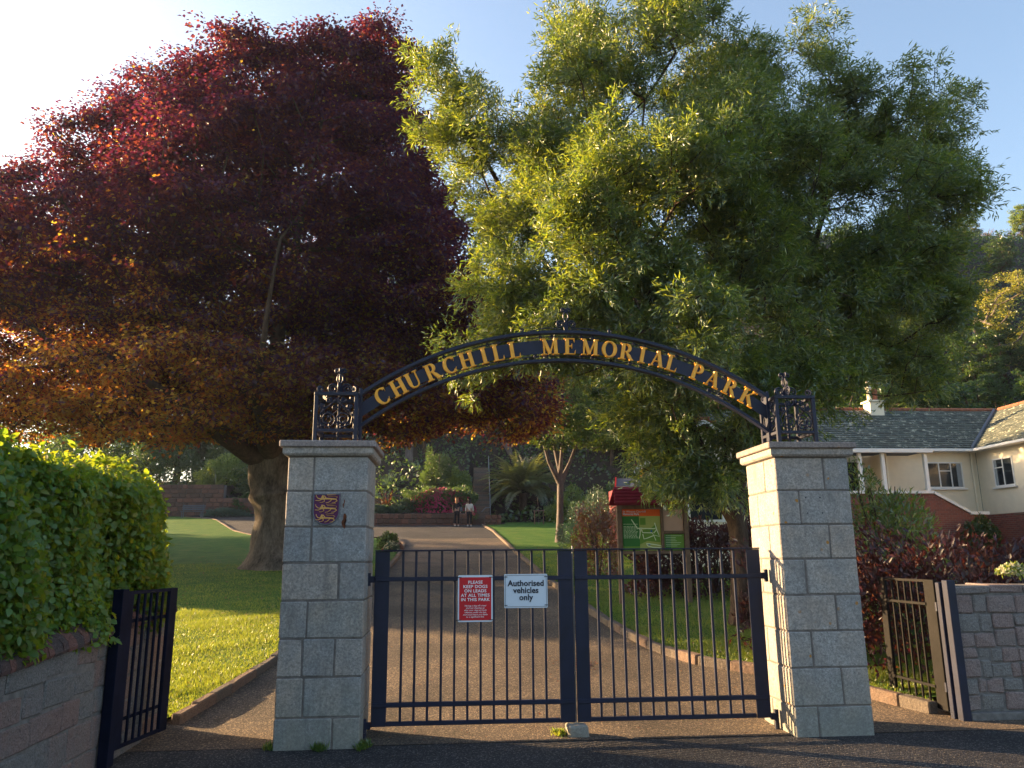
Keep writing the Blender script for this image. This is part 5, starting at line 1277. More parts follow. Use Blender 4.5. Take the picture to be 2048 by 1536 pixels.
# fallen leaves on the drive
rf = np.random.default_rng(3); n = 420
P = np.stack([np.concatenate([rf.normal(1.72, .16, 200), rf.uniform(-1, 4.4, 220)]), np.concatenate([rf.normal(11.0, .22, 200), rf.uniform(7.6, 14, 220)]), np.zeros(n)], 1)
P[:, 2] = [G(a, b_)+.012 for a, b_ in P[:, :2]]
tag(part('fallen_leaves', leafmesh('fallen_leaves', M['lf_redbush'], P, unit(rf.normal(0, 1, (n, 3))*np.array([1, 1, .15])), unit(rf.normal(0, .25, (n, 3))+np.array([0, 0, 1])), rf.uniform(.02, .045, n), rf.uniform(.015, .03, n)), None),
    'small heap and scatter of dry brown leaves on the drive', 'leaves', kind='stuff')

# ------------------------------------------------------------------ map board
bd = thing('notice_board', 'timber park map board under a maroon hood behind the right gate leaf', 'notice board', (4.14, 16.2, .62))
YB = 16.2
def bb(name, x0, z0, x1, z1, y0, y1, m, c=.006): return MB().cbox(x0, y0, z0, x1, y1, z1, c).build(name, M[m], bd)
for x0, x1 in ((3.395, 3.495), (4.815, 4.905)): bb('post', x0, .5, x1, 2.66, YB-.05, YB+.05, 'wood_brown')
bb('mullion', 4.325, 1.725, 4.375, 2.59, YB-.048, YB+.03, 'wood_brown'); bb('head_rail', 3.4955, 2.59, 4.8145, 2.66, YB-.045, YB+.03, 'wood_brown'); bb('sill_rail', 3.4955, 1.66, 4.8145, 1.724, YB-.045, YB+.03, 'wood_brown')
bb('cross_rail', 4.376, 2.075, 4.814, 2.125, YB-.044, YB+.03, 'wood_brown'); bb('back_board', 3.496, 1.725, 4.814, 2.589, YB+.031, YB+.045, 'wood_brown')
M['map_dgreen'] = simple('map_dark_green', (0.03, 0.16, 0.03), .5, .05, 4, 0); M['map_lgreen'] = simple('map_olive', (0.36, 0.40, 0.10), .5, .06, 4, 0)
M['map_mgreen'] = simple('map_mid_green', (0.13, 0.26, 0.03), .5, .06, 4, 0); M['map_orange'] = simple('map_orange', (0.78, 0.12, 0.015), .5, .05, 4, 0)
M['map_path'] = simple('map_path', (0.7, 0.76, 0.5), .5, .03, 4, 0); M['map_tan'] = simple('map_tan', (0.52, 0.32, 0.22), .7, .05, 4, 0); M['map_blue'] = simple('map_blue', (0.03, 0.10, 0.35), .5, .03, 4, 0)
def flat(name, poly, d, m): return MB().prism(poly, YB-d, YB-d+.004).build(name, M[m], bd)
def rc(x0, z0, x1, z1): return [(x0, z0), (x1, z0), (x1, z1), (x0, z1)]
flat('map_panel', rc(3.51, 1.735, 4.315, 2.44), .010, 'map_lgreen'); flat('header_band', rc(3.51, 2.4405, 4.315, 2.58), .010, 'map_orange')
flat('text_panel', rc(3.512, 1.82, 3.865, 2.439), .0145, 'map_dgreen'); flat('text_panel_foot', rc(3.512, 1.737, 3.865, 1.8195), .0145, 'map_mgreen')
flat('tan_panel', rc(4.385, 2.135, 4.80, 2.575), .010, 'map_tan'); flat('green_panel', rc(4.385, 1.735, 4.80, 2.065), .010, 'map_mgreen'); flat('green_panel_edge', rc(4.40, 1.745, 4.52, 2.055), .0145, 'map_dgreen')
flat('lawn_area', [(3.866, 1.86), (4.02, 1.93), (4.30, 1.90), (4.28, 2.03), (4.22, 2.28), (4.12, 2.20), (3.95, 2.16), (3.87, 2.08)], .0155, 'map_mgreen')
flat('map_key', rc(3.88, 2.26, 4.0, 2.40), .0155, 'map_mgreen')
def ink(pts, w=.009, m='map_path', d=.018): return MB().ribbon(pts, w, .003, YB-d, 0).build('map_line', M[m], bd)
ink([(3.70, 2.37), (3.82, 2.19)]); ink([(3.82, 2.19), (3.90, 2.19), (3.95, 2.185), (4.18, 2.18), (4.21, 2.20), (4.22, 2.15), (4.16, 2.09)])
ink([(3.84, 2.19), (3.88, 2.16), (3.87, 2.05), (3.85, 1.98)]); ink([(3.90, 2.17), (3.93, 2.10), (4.13, 2.095), (4.16, 2.04), (4.03, 1.99), (3.95, 1.97), (3.93, 2.07)])
ink([(4.19, 2.30), (4.24, 2.13), (4.28, 2.02), (4.16, 2.05), (4.20, 1.94)]); ink([(4.00, 1.88), (4.14, 1.86), (4.31, 1.83), (4.31, 1.79), (4.13, 1.80), (4.02, 1.83), (4.00, 1.88)])
flat('pond', rc(4.10, 2.11, 4.13, 2.15), .019, 'map_blue'); flat('pond', rc(4.04, 1.84, 4.08, 1.86), .019, 'map_blue')
text('Sir Winston Churchill', 3.525, YB-.012, 2.515, .058, M['sign_white'], bd, align='LEFT', sx=.95); text('Memorial Park', 3.525, YB-.012, 2.463, .058, M['sign_white'], bd, align='LEFT', offset=.001)
b = MB(); random.seed(4)
for i in range(11):
    x = 3.53
    while x < 3.80:
        w = random.uniform(.02, .06); b.box(x, YB-.0165, 2.27-.026*i-(.02 if i > 0 else 0), min(x+w, 3.83), YB-.0147, 2.278-.026*i-(.02 if i > 0 else 0)); x += w+.012
b.build('small_print', M['map_path'], bd)
b = MB()
for i in range(7): b.box(4.41, YB-.0165, 2.03-.035*i, 4.41+random.uniform(.2, .36), YB-.0147, 2.036-.035*i)
b.build('small_print', M['map_path'], bd)
b = MB(); b.add([(3.30, YB-.30, 2.665), (5.0, YB-.30, 2.665), (5.0, YB+.02, 3.02), (3.36, YB+.02, 3.02), (3.30, YB-.30, 2.69), (5.0, YB-.30, 2.69), (5.0, YB+.02, 3.05), (3.36, YB+.02, 3.05)], [(0, 3, 2, 1), (4, 5, 6, 7), (0, 1, 5, 4), (1, 2, 6, 5), (2, 3, 7, 6), (3, 0, 4, 7)])
b.build('hood', M['maroon'], bd)
for i in range(5):
    z = 2.69+.072*i; y = YB-.30+.064*i; MB().cbox(3.30+.012*i, y-.02, z+.002, 5.0, y+.05, z+.026, .004).build('hood_board', M['maroon'], bd)
b = MB(); b.add([(3.36, YB+.03, 3.0), (5.0, YB+.03, 3.0), (5.0, YB+.32, 2.68), (3.30, YB+.32, 2.68), (3.36, YB+.03, 3.05), (5.0, YB+.03, 3.05), (5.0, YB+.34, 2.70), (3.30, YB+.34, 2.70)], [(0, 3, 2, 1), (4, 5, 6, 7), (0, 1, 5, 4), (1, 2, 6, 5), (2, 3, 7, 6), (3, 0, 4, 7)]); b.build('hood', M['maroon'], bd)

# ------------------------------------------------------------------ staked sapling
sp = thing('staked_sapling', 'thin young tree tied between two timber stakes on the upper lawn', 'sapling', (5.27, 48.4, G(5.27, 48.4)))
z = G(5.27, 48.4)
for x in (5.0, 5.55): MB().tube([(x, 48.4, z-.05), (x, 48.4, z+.86)], .035, 8).build('stake', M['wood_brown'], sp)
MB().cbox(4.93, 48.365, z+.862, 5.62, 48.43, z+.93, .005).build('cross_bar', M['wood_brown'], sp)
MB().tube([(5.27, 48.45, z), (5.25, 48.45, z+.9), (5.2, 48.45, z+1.8)], [.02, .015, .008], 5).build('stem', M['bark_pale'], sp)

# ------------------------------------------------------------------ upper retaining walls, bed, steps, rail
def bedz(x, y): return 4.22+max(0, y-49.4)*.50
o = sheet('planting_bed', rows(-7.5, 1.15, .8), rows(49.15, 64, .6), M['soil'], 0, bedz); tag(o, kind='structure')
def stone_face(root, x0, x1, y, z0, z1, nrow, wmin, wmax, m, seed, zf=None, yf=None):
    random.seed(seed)
    for r_ in range(nrow):
        x = x0
        while x < x1-.02:
            w = min(x1-x, random.uniform(wmin, wmax)); c_ = x+w/2; lo = z0 if zf is None else zf(c_); za = lo+(z1-lo)*r_/nrow; zb = lo+(z1-lo)*(r_+1)/nrow; yy = y if yf is None else yf(c_)
            MB().cbox(x+.012, yy-.06+random.uniform(-.015, .015), za+.012, x+w-.012, yy+.05, zb-.012, .03, .012).build('stone', M[m], root); x += w
rt = thing('retaining_wall', 'low red rubble wall under the pink hedge at the far end of the drive', 'wall', (-3, 49, 3.4))
MB().box(-7.5, 49.02, 3.2, 1.12, 49.3, 4.20).build('wall_core', M['wall_mortar'], rt)
stone_face(rt, -7.5, 1.12, 49.0, 3.3, 4.24, 3, .22, .5, 'rubble_back', 5)
st_ = thing('garden_steps', 'dark stone steps climbing the bank beside the pink hedge', 'steps', (1.65, 49.4, 3.5))
for i in range(26):
    y = 49.5+.33*i; MB().cbox(1.20+.010*i, y, 3.3+.178*i, 2.28+.010*i, y+.40, 3.62+.178*i, .015, .006).build('step', M['rubble_back'] if i < 3 else M['kerb'], st_)
rl = thing('stair_rail', 'thin grey metal handrail on the right of the garden steps', 'handrail', (2.3, 49.6, 3.6))
pts = [(2.32+.010*i*3, 49.7+.99*i, 4.65+.534*i) for i in range(9)]
MB().tube([(1.75, 49.1, 4.35)]+[(2.0, 49.2, 4.6)]+pts, .025, 6).build('rail', M['steel'], rl)
for p in pts[::2]: MB().tube([(p[0], p[1], p[2]-1.0), p], .022, 6).build('rail_post', M['steel'], rl)
ew = thing('low_wall', 'short curved rubble wall end at the foot of the steps', 'wall', (2.2, 48.8, 3.5))
MB().box(1.95, 48.6, 3.3, 2.9, 49.3, 4.0).build('wall_core', M['wall_mortar'], ew)
stone_face(ew, 1.92, 2.95, 48.58, 3.35, 4.12, 3, .22, .42, 'rubble_back', 8)
lw2 = thing('upper_wall', 'tall red rubble terrace wall behind the upper path left of the beech trunk', 'wall', (-18, 61, 4.6))
MB().box(-30, 61.02, 4.2, -17.45, 61.5, 7.1).build('wall_core', M['wall_mortar'], lw2); MB().box(-17.44, 61.02, 4.2, -12.5, 61.5, 6.05).build('wall_core', M['wall_mortar'], lw2)
stone_face(lw2, -24, -17.5, 61.0, 4.4, 7.12, 8, .35, .8, 'rubble_back', 6); stone_face(lw2, -17.5, -12.5, 61.0, 4.4, 6.1, 5, .35, .8, 'rubble_back', 7)
o = sheet('left_terrace', rows(-40, -12.4, 1.5), rows(61.5, 80, 1.5), M['soil'], 0, lambda x, y: (6.9 if x < -17.4 else 5.9)+(y-61.5)*.12); tag(o, kind='structure')
bn = thing('park_bench', 'dark slatted bench against the terrace wall far left', 'bench', (-18.6, 57.5, G(-18.6, 57.5)))
z = G(-18.6, 57.5)+.06
for i in range(4): MB().cbox(-19.4, 57.3+.11*i, z+.44, -17.8, 57.38+.11*i, z+.47, .005).build('seat_slat', M['lead'], bn)
for i in range(3): MB().cbox(-19.4, 57.74+.02*i, z+.56+.13*i, -17.8, 57.77+.02*i, z+.65+.13*i, .005).build('back_slat', M['lead'], bn)
for x in (-19.3, -17.95): MB().cbox(x, 57.3, z-.05, x+.06, 57.36, z+.43, .005).build('leg', M['lead'], bn); MB().cbox(x, 57.66, z-.05, x+.06, 57.72, z+.95, .005).build('leg', M['lead'], bn)
# pale column and leaning trunks on the bank
cl = thing('stone_column', 'pale square stone column standing among the shrubs on the bank', 'column', (-3.35, 58, 6.7))
MB().cbox(-3.63, 57.75, 5.5, -3.07, 58.25, 9.6, .03).build('shaft', M['bark_pale'], cl); MB().cbox(-3.70, 57.68, 9.61, -3.0, 58.32, 9.8, .03).build('cap', M['bark_pale'], cl)
for (u0, v0, u1, v1, y, r, lab) in ((1028, 925, 998, 872, 60, .22, 'pale leaning bare trunk above the palm'), (975, 905, 972, 868, 66, .25, 'dark bare trunk left of the pale leaning one')):
    a, b_ = at(u0, v0, y), at(u1, v1, y); t_ = thing('bare_tree', lab, 'tree', tuple(a)); m_ = (a+b_)/2+np.array([.15, 0, 0])
    bb_ = MB(); bb_.tube([tuple(a-np.array([0, 0, 1.2])), tuple(a), tuple(m_), tuple(b_)], [r*1.2, r, r*.95, r*.8], 8, None, True, None, .08); bb_.build('trunk', M['bark_pale'], t_)
# rocks of the small island bed
for i, (x, y, s, lab) in enumerate(((-2.15, 31.1, .42, 'brown rock at the tip of the bed right of the left pillar'), (-2.55, 30.9, .34, 'darker brown rock between the flowers and the tip rock'))):
    b = MB(); b.lathe([(s*.5, -.1), (s*.62, s*.2), (s*.5, s*.55), (s*.22, s*.75)], 9, (x, y, G(x, y)))
    b.v = [(vx+random.uniform(-.05, .05)*s*2, vy+random.uniform(-.05, .05)*s*2, vz+random.uniform(-.04, .04)) for vx, vy, vz in b.v]; tag(b.build('rock', M['rubble_back']), lab, 'rock')

# ------------------------------------------------------------------ red shed and small pavilion behind the map board
shd = thing('red_shed', 'small maroon shed with grey felt roof behind the map board', 'shed', (6.9, 30.5, G(7, 30)))
zb = G(7, 30)
MB().prism([(6.45, zb-.2), (8.6, zb-.2), (8.6, 4.22), (6.45, 4.22)], 30.2, 32.2).build('wall', M['maroon'], shd)
b = MB(); b.add([(6.3, 29.95, 4.20), (8.8, 29.95, 4.20), (8.8, 31.2, 4.62), (6.6, 31.2, 4.62), (6.3, 29.95, 4.26), (8.8, 29.95, 4.26), (8.8, 31.2, 4.68), (6.6, 31.2, 4.68)], [(0, 3, 2, 1), (4, 5, 6, 7), (0, 1, 5, 4), (1, 2, 6, 5), (2, 3, 7, 6), (3, 0, 4, 7)]); b.build('roof', M['lead'], shd)
b = MB(); b.add([(6.24, 29.9, 4.12), (6.29, 29.9, 4.12), (6.59, 31.2, 4.54), (6.54, 31.2, 4.54), (6.24, 29.9, 4.28), (6.29, 29.9, 4.28), (6.59, 31.2, 4.74), (6.54, 31.2, 4.74)], [(0, 3, 2, 1), (4, 5, 6, 7), (0, 1, 5, 4), (1, 2, 6, 5), (2, 3, 7, 6), (3, 0, 4, 7)]); b.build('bargeboard', M['sign_red'], shd)
pv = thing('pavilion', 'cream pavilion with red tiled gable half hidden behind the dark tree branches', 'building', (7.9, 25, G(8, 24)))
zb = G(8, 24); AX, AZ, EX, EZ, FX_ = 7.85, 5.78, 5.62, 4.26, 10.1
MB().prism([(5.95, zb-.3), (9.8, zb-.3), (9.8, 4.12), (AX, 5.45), (5.95, 4.12)], 24.35, 29).build('wall', M['cream'], pv)
for nm, xe in (('roof', EX), ('roof', FX_)):
    b = MB(); x0, x1 = (xe, AX)
    b.add([(x0, 24.02, EZ), (x1, 24.02, AZ), (x1, 29.3, AZ), (x0, 29.3, EZ), (x0, 24.02, EZ+.07), (x1, 24.02, AZ+.07), (x1, 29.3, AZ+.07), (x0, 29.3, EZ+.07)], [(0, 3, 2, 1), (4, 5, 6, 7), (0, 1, 5, 4), (1, 2, 6, 5), (2, 3, 7, 6), (3, 0, 4, 7)]); b.build(nm, M['terracotta'], pv)
    for k in range(12):
        f0, f1 = k/12, (k+1)/12; s = 1 if x1 > x0 else -1
        q = [(x0+(x1-x0)*f, EZ+.075+(AZ-EZ)*f) for f in (f0, f1)]
        MB().cbox(min(q[0][0], q[1][0])+.004, 23.97, q[0][1]-.005, max(q[0][0], q[1][0])-.004, 24.25, q[1][1]-.03, .01).build('verge_tile', M['terracotta'], pv)
    b = MB(); b.add([(x0, 23.99, EZ-.16), (x1, 23.99, AZ-.16), (x1, 24.015, AZ-.16), (x0, 24.015, EZ-.16), (x0, 23.99, EZ-.01), (x1, 23.99, AZ-.01), (x1, 24.015, AZ-.01), (x0, 24.015, EZ-.01)], [(0, 3, 2, 1), (4, 5, 6, 7), (0, 1, 5, 4), (1, 2, 6, 5), (2, 3, 7, 6), (3, 0, 4, 7)]); b.build('bargeboard', M['house_white'], pv)
MB().cbox(7.2, 24.30, 2.6, 8.3, 24.348, 3.7, .01).build('window_frame', M['house_white'], pv); MB().cbox(7.28, 24.285, 2.68, 8.22, 24.299, 3.62, .003).build('window', M['glass'], pv)

pv.rotation_euler = (0, 0, R(-19)); pv.location = Vector((5.62, 24, zb)); 
for c_ in pv.children: c_.location = Vector((0, 0, 0))-Vector((5.62, 24, zb))
# ------------------------------------------------------------------ cream bungalow on the right
hs_ = thing('bungalow', 'cream bungalow with lichened slate roof and brick base beyond the right wall', 'house', (18, 30, G(18, 30)))
def hb(name, x0, y0, z0, x1, y1, z1, m, c=.008, parent=None): return MB().cbox(x0, y0, z0, x1, y1, z1, c).build(name, M[m], parent or hs_)
hb('brick_base', 11, 29.98, 1.4, 21.16, 30.4, 3.09, 'brick'); hb('wall', 11, 30.0, 3.092, 21.2, 30.4, 5.62, 'cream')
hb('brick_base', 21.17, 19, 1.4, 21.6, 29.97, 3.09, 'brick'); hb('wall', 21.2, 19, 3.092, 21.6, 29.99, 5.62, 'cream')
def window(x0, x1, z0, z1, plane, along, lights, cur=None, y_in=None):
    """along 'x': on the wall y=plane; along 'y': on the wall x=plane"""
    f = MB(); 
    def bx(a0, a1, c0, c1, d0, d1, b):
        if along == 'x': b.cbox(a0, plane+d0, c0, a1, plane+d1, c1, .004)
        else: b.cbox(plane+d0, a0, c0, plane+d1, a1, c1, .004)
    t = .055
    bx(x0, x0+t, z0, z1, -.03, .015, f); bx(x1-t, x1, z0, z1, -.03, .015, f); bx(x0+t, x1-t, z0, z0+t, -.028, .015, f); bx(x0+t, x1-t, z1-t, z1, -.028, .015, f)
    for l in lights: bx(l-.025, l+.025, z0+t, z1-t, -.029, .015, f)
    o = f.build('window_frame', M['house_white'], hs_)
    xs_ = [x0+t]+[v for v in lights]+[x1-t]
    for a, b_ in zip(xs_, xs_[1:]):
        g = MB(); bx(a+.02, b_-.02, z0+t, z1-t, -.012, -.004, g); g.build('pane', M['glass'], o)
    if len(lights) > 0:
        g = MB(); a, b_ = (xs_[1], xs_[2]); bx(a+.02, b_-.02, z1-.38, z1-.34, -.027, .01, g); g.build('transom', M['house_white'], o)
    if cur:
        for (a, b_) in cur: g = MB(); bx(a, b_, z0+t+.01, z1-t-.01, -.0155, -.0125, g); g.build('curtain', M['curtain'], o)
    g = MB(); bx(x0-.08, x1+.08, z0-.07, z0-.005, -.10, .0, g); g.build('sill', M['house_white'], hs_)
window(18.95, 20.55, 4.17, 5.22, 30.0, 'x', [19.55, 20.05], [(20.3, 20.48)]); window(27.95, 29.05, 4.12, 5.22, 21.2, 'y', [28.5], [(28.85, 29.0)])
hb('gutter', 11, 29.47, 5.60, 20.72, 29.60, 5.70, 'house_white'); hb('gutter', 20.73, 19, 5.60, 20.86, 29.60, 5.70, 'house_white')
hb('soffit', 11, 29.605, 5.61, 21.19, 29.995, 5.64, 'house_white'); hb('soffit', 20.865, 19, 5.61, 21.195, 29.60, 5.64, 'house_white')
MB().tube([(20.95, 29.93, 5.6), (20.95, 29.93, 2.0)], .04, 8).build('downpipe', M['cream'], hs_)
b = MB(); random.seed(9)
def slate_plane(O, U_, V_, lu, lv, clip):
    nr = int(lv/.24)
    for r_ in range(nr+1):
        v = r_*.24; u = -(r_ % 2)*.15
        while u < lu:
            u1 = u+.30; c_ = O+U_*(u+.15)+V_*(v+.12)
            if clip(c_):
                nn = U_.cross(V_).normalized(); nn = nn if nn.z > 0 else -nn; h0 = .035+random.uniform(0, .010); h1 = .006
                q = [O+U_*(u+.006)+V_*v, O+U_*(u1-.006)+V_*v, O+U_*(u1-.006)+V_*(v+.27), O+U_*(u+.006)+V_*(v+.27)]
                top = [q[0]+nn*h0, q[1]+nn*h0, q[2]+nn*h1, q[3]+nn*h1]; b.add([*top, q[0], q[1]], [(0, 1, 2, 3), (4, 5, 1, 0)])
            u = u1
# main roof plane: eave y 29.6 z 5.66 up to the ridge y 34.3 z 8.15; side wing: eave x 20.8 up to x 25.5
U1 = Vector((1, 0, 0)); V1 = Vector((0, 4.7, 2.49)).normalized(); LV = math.hypot(4.7, 2.49)
slate_plane(Vector((11, 29.6, 5.66)), U1, V1, 15, LV, lambda p: p.x < 20.8+(p.y-29.6) and p.y < 34.4)
U2 = Vector((0, 1, 0)); V2 = Vector((4.7, 0, 2.49)).normalized()
slate_plane(Vector((20.8, 19, 5.66)), U2, V2, 15.5, LV, lambda p: p.y < 29.6+(p.x-20.8) and p.x < 25.6)
o = b.build('slates', M['slate'], hs_); tag(o, kind='stuff')
b = MB(); b.add([(11, 29.6, 5.655), (20.8, 29.6, 5.655), (25.5, 34.3, 8.145), (11, 34.3, 8.145)], [(0, 1, 2, 3)]); b.add([(20.8, 19, 5.655), (20.8, 29.6, 5.655), (25.5, 34.3, 8.145), (25.5, 19, 8.145)], [(3, 2, 1, 0)])
b.add([(11, 34.3, 8.145), (25.5, 34.3, 8.145), (25.5, 39, 5.6), (11, 39, 5.6)], [(0, 1, 2, 3)]); b.build('roof_deck', M['lead'], hs_)
MB().tube([(20.82, 29.6, 5.72), (25.5, 34.3, 8.2)], .11, 6, None, True, .4).build('valley_lead', M['lead'], hs_)
for i in range(31):
    x = 11+.47*i; MB().tube([(x+.01, 34.3, 8.17), (x+.455, 34.3, 8.17)], .11, 8).build('ridge_tile', M['terracotta'], hs_)
for i in range(32):
    y = 19+.47*i; MB().tube([(25.52, y+.01, 8.17), (25.52, y+.455, 8.17)], .11, 8).build('ridge_tile', M['terracotta'], hs_)
ch = hb('chimney', 19.0, 33.6, 7.4, 19.65, 34.2, 8.42, 'cream'); hb('chimney_cap', 18.92, 33.52, 8.422, 19.73, 34.28, 8.50, 'cream', .01, ch)
b = MB(); b.lathe([(.15, 0), (.13, .1), (.13, .4), (.16, .45), (.14, .55)], 12, (19.42, 33.9, 8.50)); b.build('chimney_pot', M['terracotta'], ch)
b = MB(); b.lathe([(.10, 0), (.09, .55), (.14, .6), (.05, .78), (.12, .86), (.04, 1.0)], 12, (19.17, 33.9, 8.50)); b.build('chimney_cowl', M['cream'], ch)
# porch and stair parapet in front of the main wall
MB().prism([(13.2, 1.4), (19.9, 1.4), (19.9, 3.02), (19.18, 3.06), (17.85, 3.80), (13.2, 3.80)], 27.95, 28.2).build('porch_parapet', M['brick'], hs_)
b = MB(); b.add([(13.1, 27.88, 3.802), (17.87, 27.88, 3.802), (17.87, 28.27, 3.802), (13.1, 28.27, 3.802), (13.1, 27.88, 3.90), (17.90, 27.88, 3.90), (17.90, 28.27, 3.90), (13.1, 28.27, 3.90)], [(0, 3, 2, 1), (4, 5, 6, 7), (0, 1, 5, 4), (1, 2, 6, 5), (2, 3, 7, 6), (3, 0, 4, 7)])
b.add([(17.905, 27.88, 3.78), (19.2, 27.88, 3.065), (19.2, 28.27, 3.065), (17.905, 28.27, 3.78), (17.905, 27.88, 3.89), (19.22, 27.88, 3.16), (19.22, 28.27, 3.16), (17.905, 28.27, 3.89)], [(0, 3, 2, 1), (4, 5, 6, 7), (0, 1, 5, 4), (1, 2, 6, 5), (2, 3, 7, 6), (3, 0, 4, 7)])
b.add([(19.225, 27.88, 3.02), (19.95, 27.88, 3.02), (19.95, 28.27, 3.02), (19.225, 28.27, 3.02), (19.225, 27.88, 3.13), (19.95, 27.88, 3.13), (19.95, 28.27, 3.13), (19.225, 28.27, 3.13)], [(0, 3, 2, 1), (4, 5, 6, 7), (0, 1, 5, 4), (1, 2, 6, 5), (2, 3, 7, 6), (3, 0, 4, 7)]); b.build('coping', M['house_white'], hs_)
for x in (15.15, 16.05, 17.72): hb('porch_post', x, 28.0, 3.902, x+.13, 28.13, 5.32, 'house_white')
hb('porch_fascia', 13.2, 27.80, 5.322, 17.98, 27.95, 5.47, 'house_white'); hb('porch_roof', 13.2, 27.951, 5.40, 17.98, 29.46, 5.50, 'lead')
hb('porch_screen', 16.45, 28.4, 3.85, 16.5, 29.97, 5.38, 'cream'); hb('porch_door', 15.2, 29.93, 3.2, 16.1, 29.985, 5.2, 'glass')
stn = thing('garden_ornament', 'wooden bird table on a post against the brick base of the bungalow', 'bird table', (20.7, 27.0, 2.0))
MB().tube([(20.7, 27, 1.9), (20.7, 27, 2.95)], .05, 6).build('post', M['wood_brown'], stn); MB().cbox(20.4, 26.75, 2.96, 21.0, 27.25, 3.0, .005).build('tray', M['wood_brown'], stn)
b = MB(); b.tube([(20.7, 27, 2.3), (20.5, 26.9, 1.9)], .03, 5); b.tube([(20.7, 27, 2.3), (20.95, 26.9, 1.9)], .03, 5); b.build('brace', M['wood_brown'], stn)
shrub('house_shrub', 'small dark shrub against the brick base of the bungalow', (19.0, 27.2, 1.9), (.7, .4, 1.0), M['lf_dark'], 2200, .12, .06, seed=30)

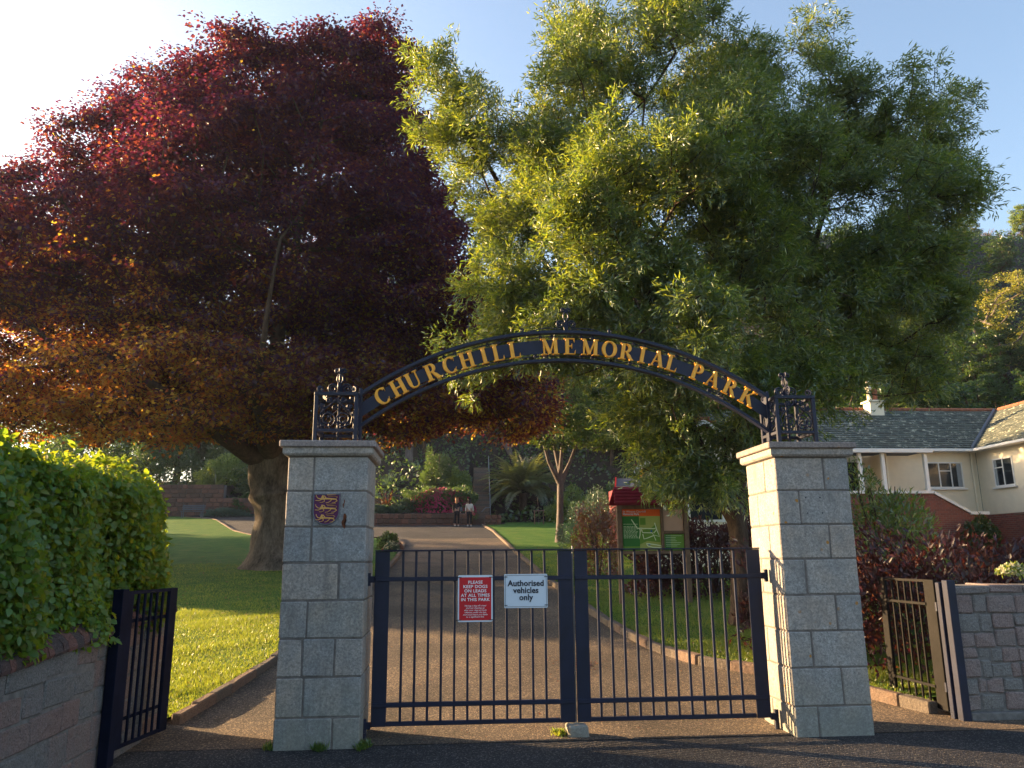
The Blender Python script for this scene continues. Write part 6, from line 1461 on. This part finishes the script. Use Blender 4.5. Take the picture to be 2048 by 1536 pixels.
# ------------------------------------------------------------------ two people walking at the far end of the drive
def person(label, x, y, h, top, trousers, hair, shoe, hair_len, bag=False, lean=0.0, stride=.10, seed=0):
    z = G(x, y)+.006; root = thing('person', label, 'person', (x, y, z)); k = h/1.66
    def sk(name, V, E, Rr, m, root_i=0, sub=1):
        me = bpy.data.meshes.new(name); me.from_pydata([(x+a*k, y+b_*k, z+c*k) for a, b_, c in V], E, []); me.materials.append(m)
        o = bpy.data.objects.new(name, me); link(o, root); md = o.modifiers.new('Skin', 'SKIN'); md.use_smooth_shade = True
        for i, r in enumerate(Rr):
            d = me.skin_vertices[0].data[i]; d.radius = (r*k, r*k) if not isinstance(r, tuple) else (r[0]*k, r[1]*k)
            d.use_root = (i == root_i)
        s = o.modifiers.new('Sub', 'SUBSURF'); s.levels = sub; s.render_levels = sub; return o
    s_ = stride
    # body: pelvis, spine, neck, head, arms with hands, legs with feet
    V = [(0, 0, .88), (0, 0, 1.10), (0, 0, 1.30), (0, .0, 1.40), (0, -.01, 1.47), (0, -.01, 1.56), (0, -.01, 1.63),
         (.16, 0, 1.33), (.22, .02, 1.08), (.22, -.03, .86), (.215, -.04, .78), (-.16, 0, 1.33), (-.22, .02, 1.08), (-.22, .02, .86), (-.215, .03, .78),
         (.09, 0, .82), (.095, s_*.6, .46), (.10, s_*.2, .07), (.105, s_+.08, .035), (-.09, 0, .82), (-.095, -s_*.3, .46), (-.10, -s_, .08), (-.105, -s_+.12, .035)]
    E = [(0, 1), (1, 2), (2, 3), (3, 4), (4, 5), (5, 6), (2, 7), (7, 8), (8, 9), (9, 10), (2, 11), (11, 12), (12, 13), (13, 14), (0, 15), (15, 16), (16, 17), (17, 18), (0, 19), (19, 20), (20, 21), (21, 22)]
    Rr = [.13, .11, .12, .06, .075, .092, .06, .05, .038, .03, .03, .05, .038, .03, .03, .08, .055, .04, .032, .08, .055, .04, .032]
    sk('body', V, E, Rr, M['skin'])
    sk('top', [(0, 0, .98), (0, 0, 1.12), (0, 0, 1.30), (0, 0, 1.385), (.165, 0, 1.335), (.225, .02, 1.08), (.222, -.02, .92), (-.165, 0, 1.335), (-.225, .02, 1.08), (-.222, .01, .92)],
       [(0, 1), (1, 2), (2, 3), (2, 4), (4, 5), (5, 6), (2, 7), (7, 8), (8, 9)], [(.15, .12), (.13, .11), (.15, .12), .07, .065, .052, .045, .065, .052, .045], M[top], 1)
    sk('trousers', [(0, 0, 1.0), (0, 0, .88), (.09, 0, .80), (.095, s_*.6, .46), (.10, s_*.2, .11), (-.09, 0, .80), (-.095, -s_*.3, .46), (-.10, -s_, .12)], [(0, 1), (1, 2), (2, 3), (3, 4), (1, 5), (5, 6), (6, 7)], [(.14, .11), (.155, .125), .095, .068, .055, .095, .068, .055], M[trousers], 1)
    for sx, yy in ((.103, s_*.5+.02), (-.103, -s_+.02)): 
        MB().cbox(x+(sx-.045)*k, y+(yy-.06)*k, z+.0*k, x+(sx+.045)*k, y+(yy+.18)*k, z+.085*k, .02).build('shoe', M[shoe], root)
    sk('hair', [(0, -.02, 1.655), (0, -.035, 1.60), (0, -.07, 1.50), (0, -.09, 1.50-hair_len*.5), (0, -.10, 1.50-hair_len)], [(0, 1), (1, 2), (2, 3), (3, 4)], [(.06, .06), (.108, .10), (.09, .06), (.10, .04), (.06, .025)], M[hair], 1)
    if bag: 
        b = MB(); b.cbox(x+.18*k, y-.12*k, z+.86*k, x+.34*k, y+.16*k, z+1.12*k, .04); b.tube([(x+.26*k, y, z+1.10*k), (x+.16*k, y-.08*k, z+1.38*k), (x+.24*k, y+.1*k, z+1.10*k)], .012, 5)
        tag(b.build('shoulder_bag', M['lead']), 'dark shoulder bag carried by the fair haired person', 'bag')
    return root
person('person dressed in black with long fair hair and a shoulder bag near the steps', .19, 47.8, 1.68, 'black_cloth', 'black_cloth', 'hair_blond', 'white_cloth', .18, True, stride=.09)
person('person in white top and black trousers with dark hair near the steps', .95, 47.6, 1.62, 'white_cloth', 'black_cloth', 'hair_dark', 'white_cloth', .14, stride=.05)

# ------------------------------------------------------------------ thin haze added to imitate a lens glare veil
hz, nt, out = nmat('lens_veil_haze')
pv_ = nd(nt, 'ShaderNodeVolumePrincipled'); pv_.inputs['Color'].default_value = (0.60, 0.70, 1.0, 1); pv_.inputs['Density'].default_value = 0.00022; pv_.inputs['Anisotropy'].default_value = 0.35
nt.links.new(pv_.outputs[0], out.inputs['Volume'])
b = MB(); b.box(-450, -70, -1.3, 550, 710, 62); tag(b.build('haze', hz), 'thin blue haze added over the park to imitate a lens glare veil', 'haze', kind='stuff')
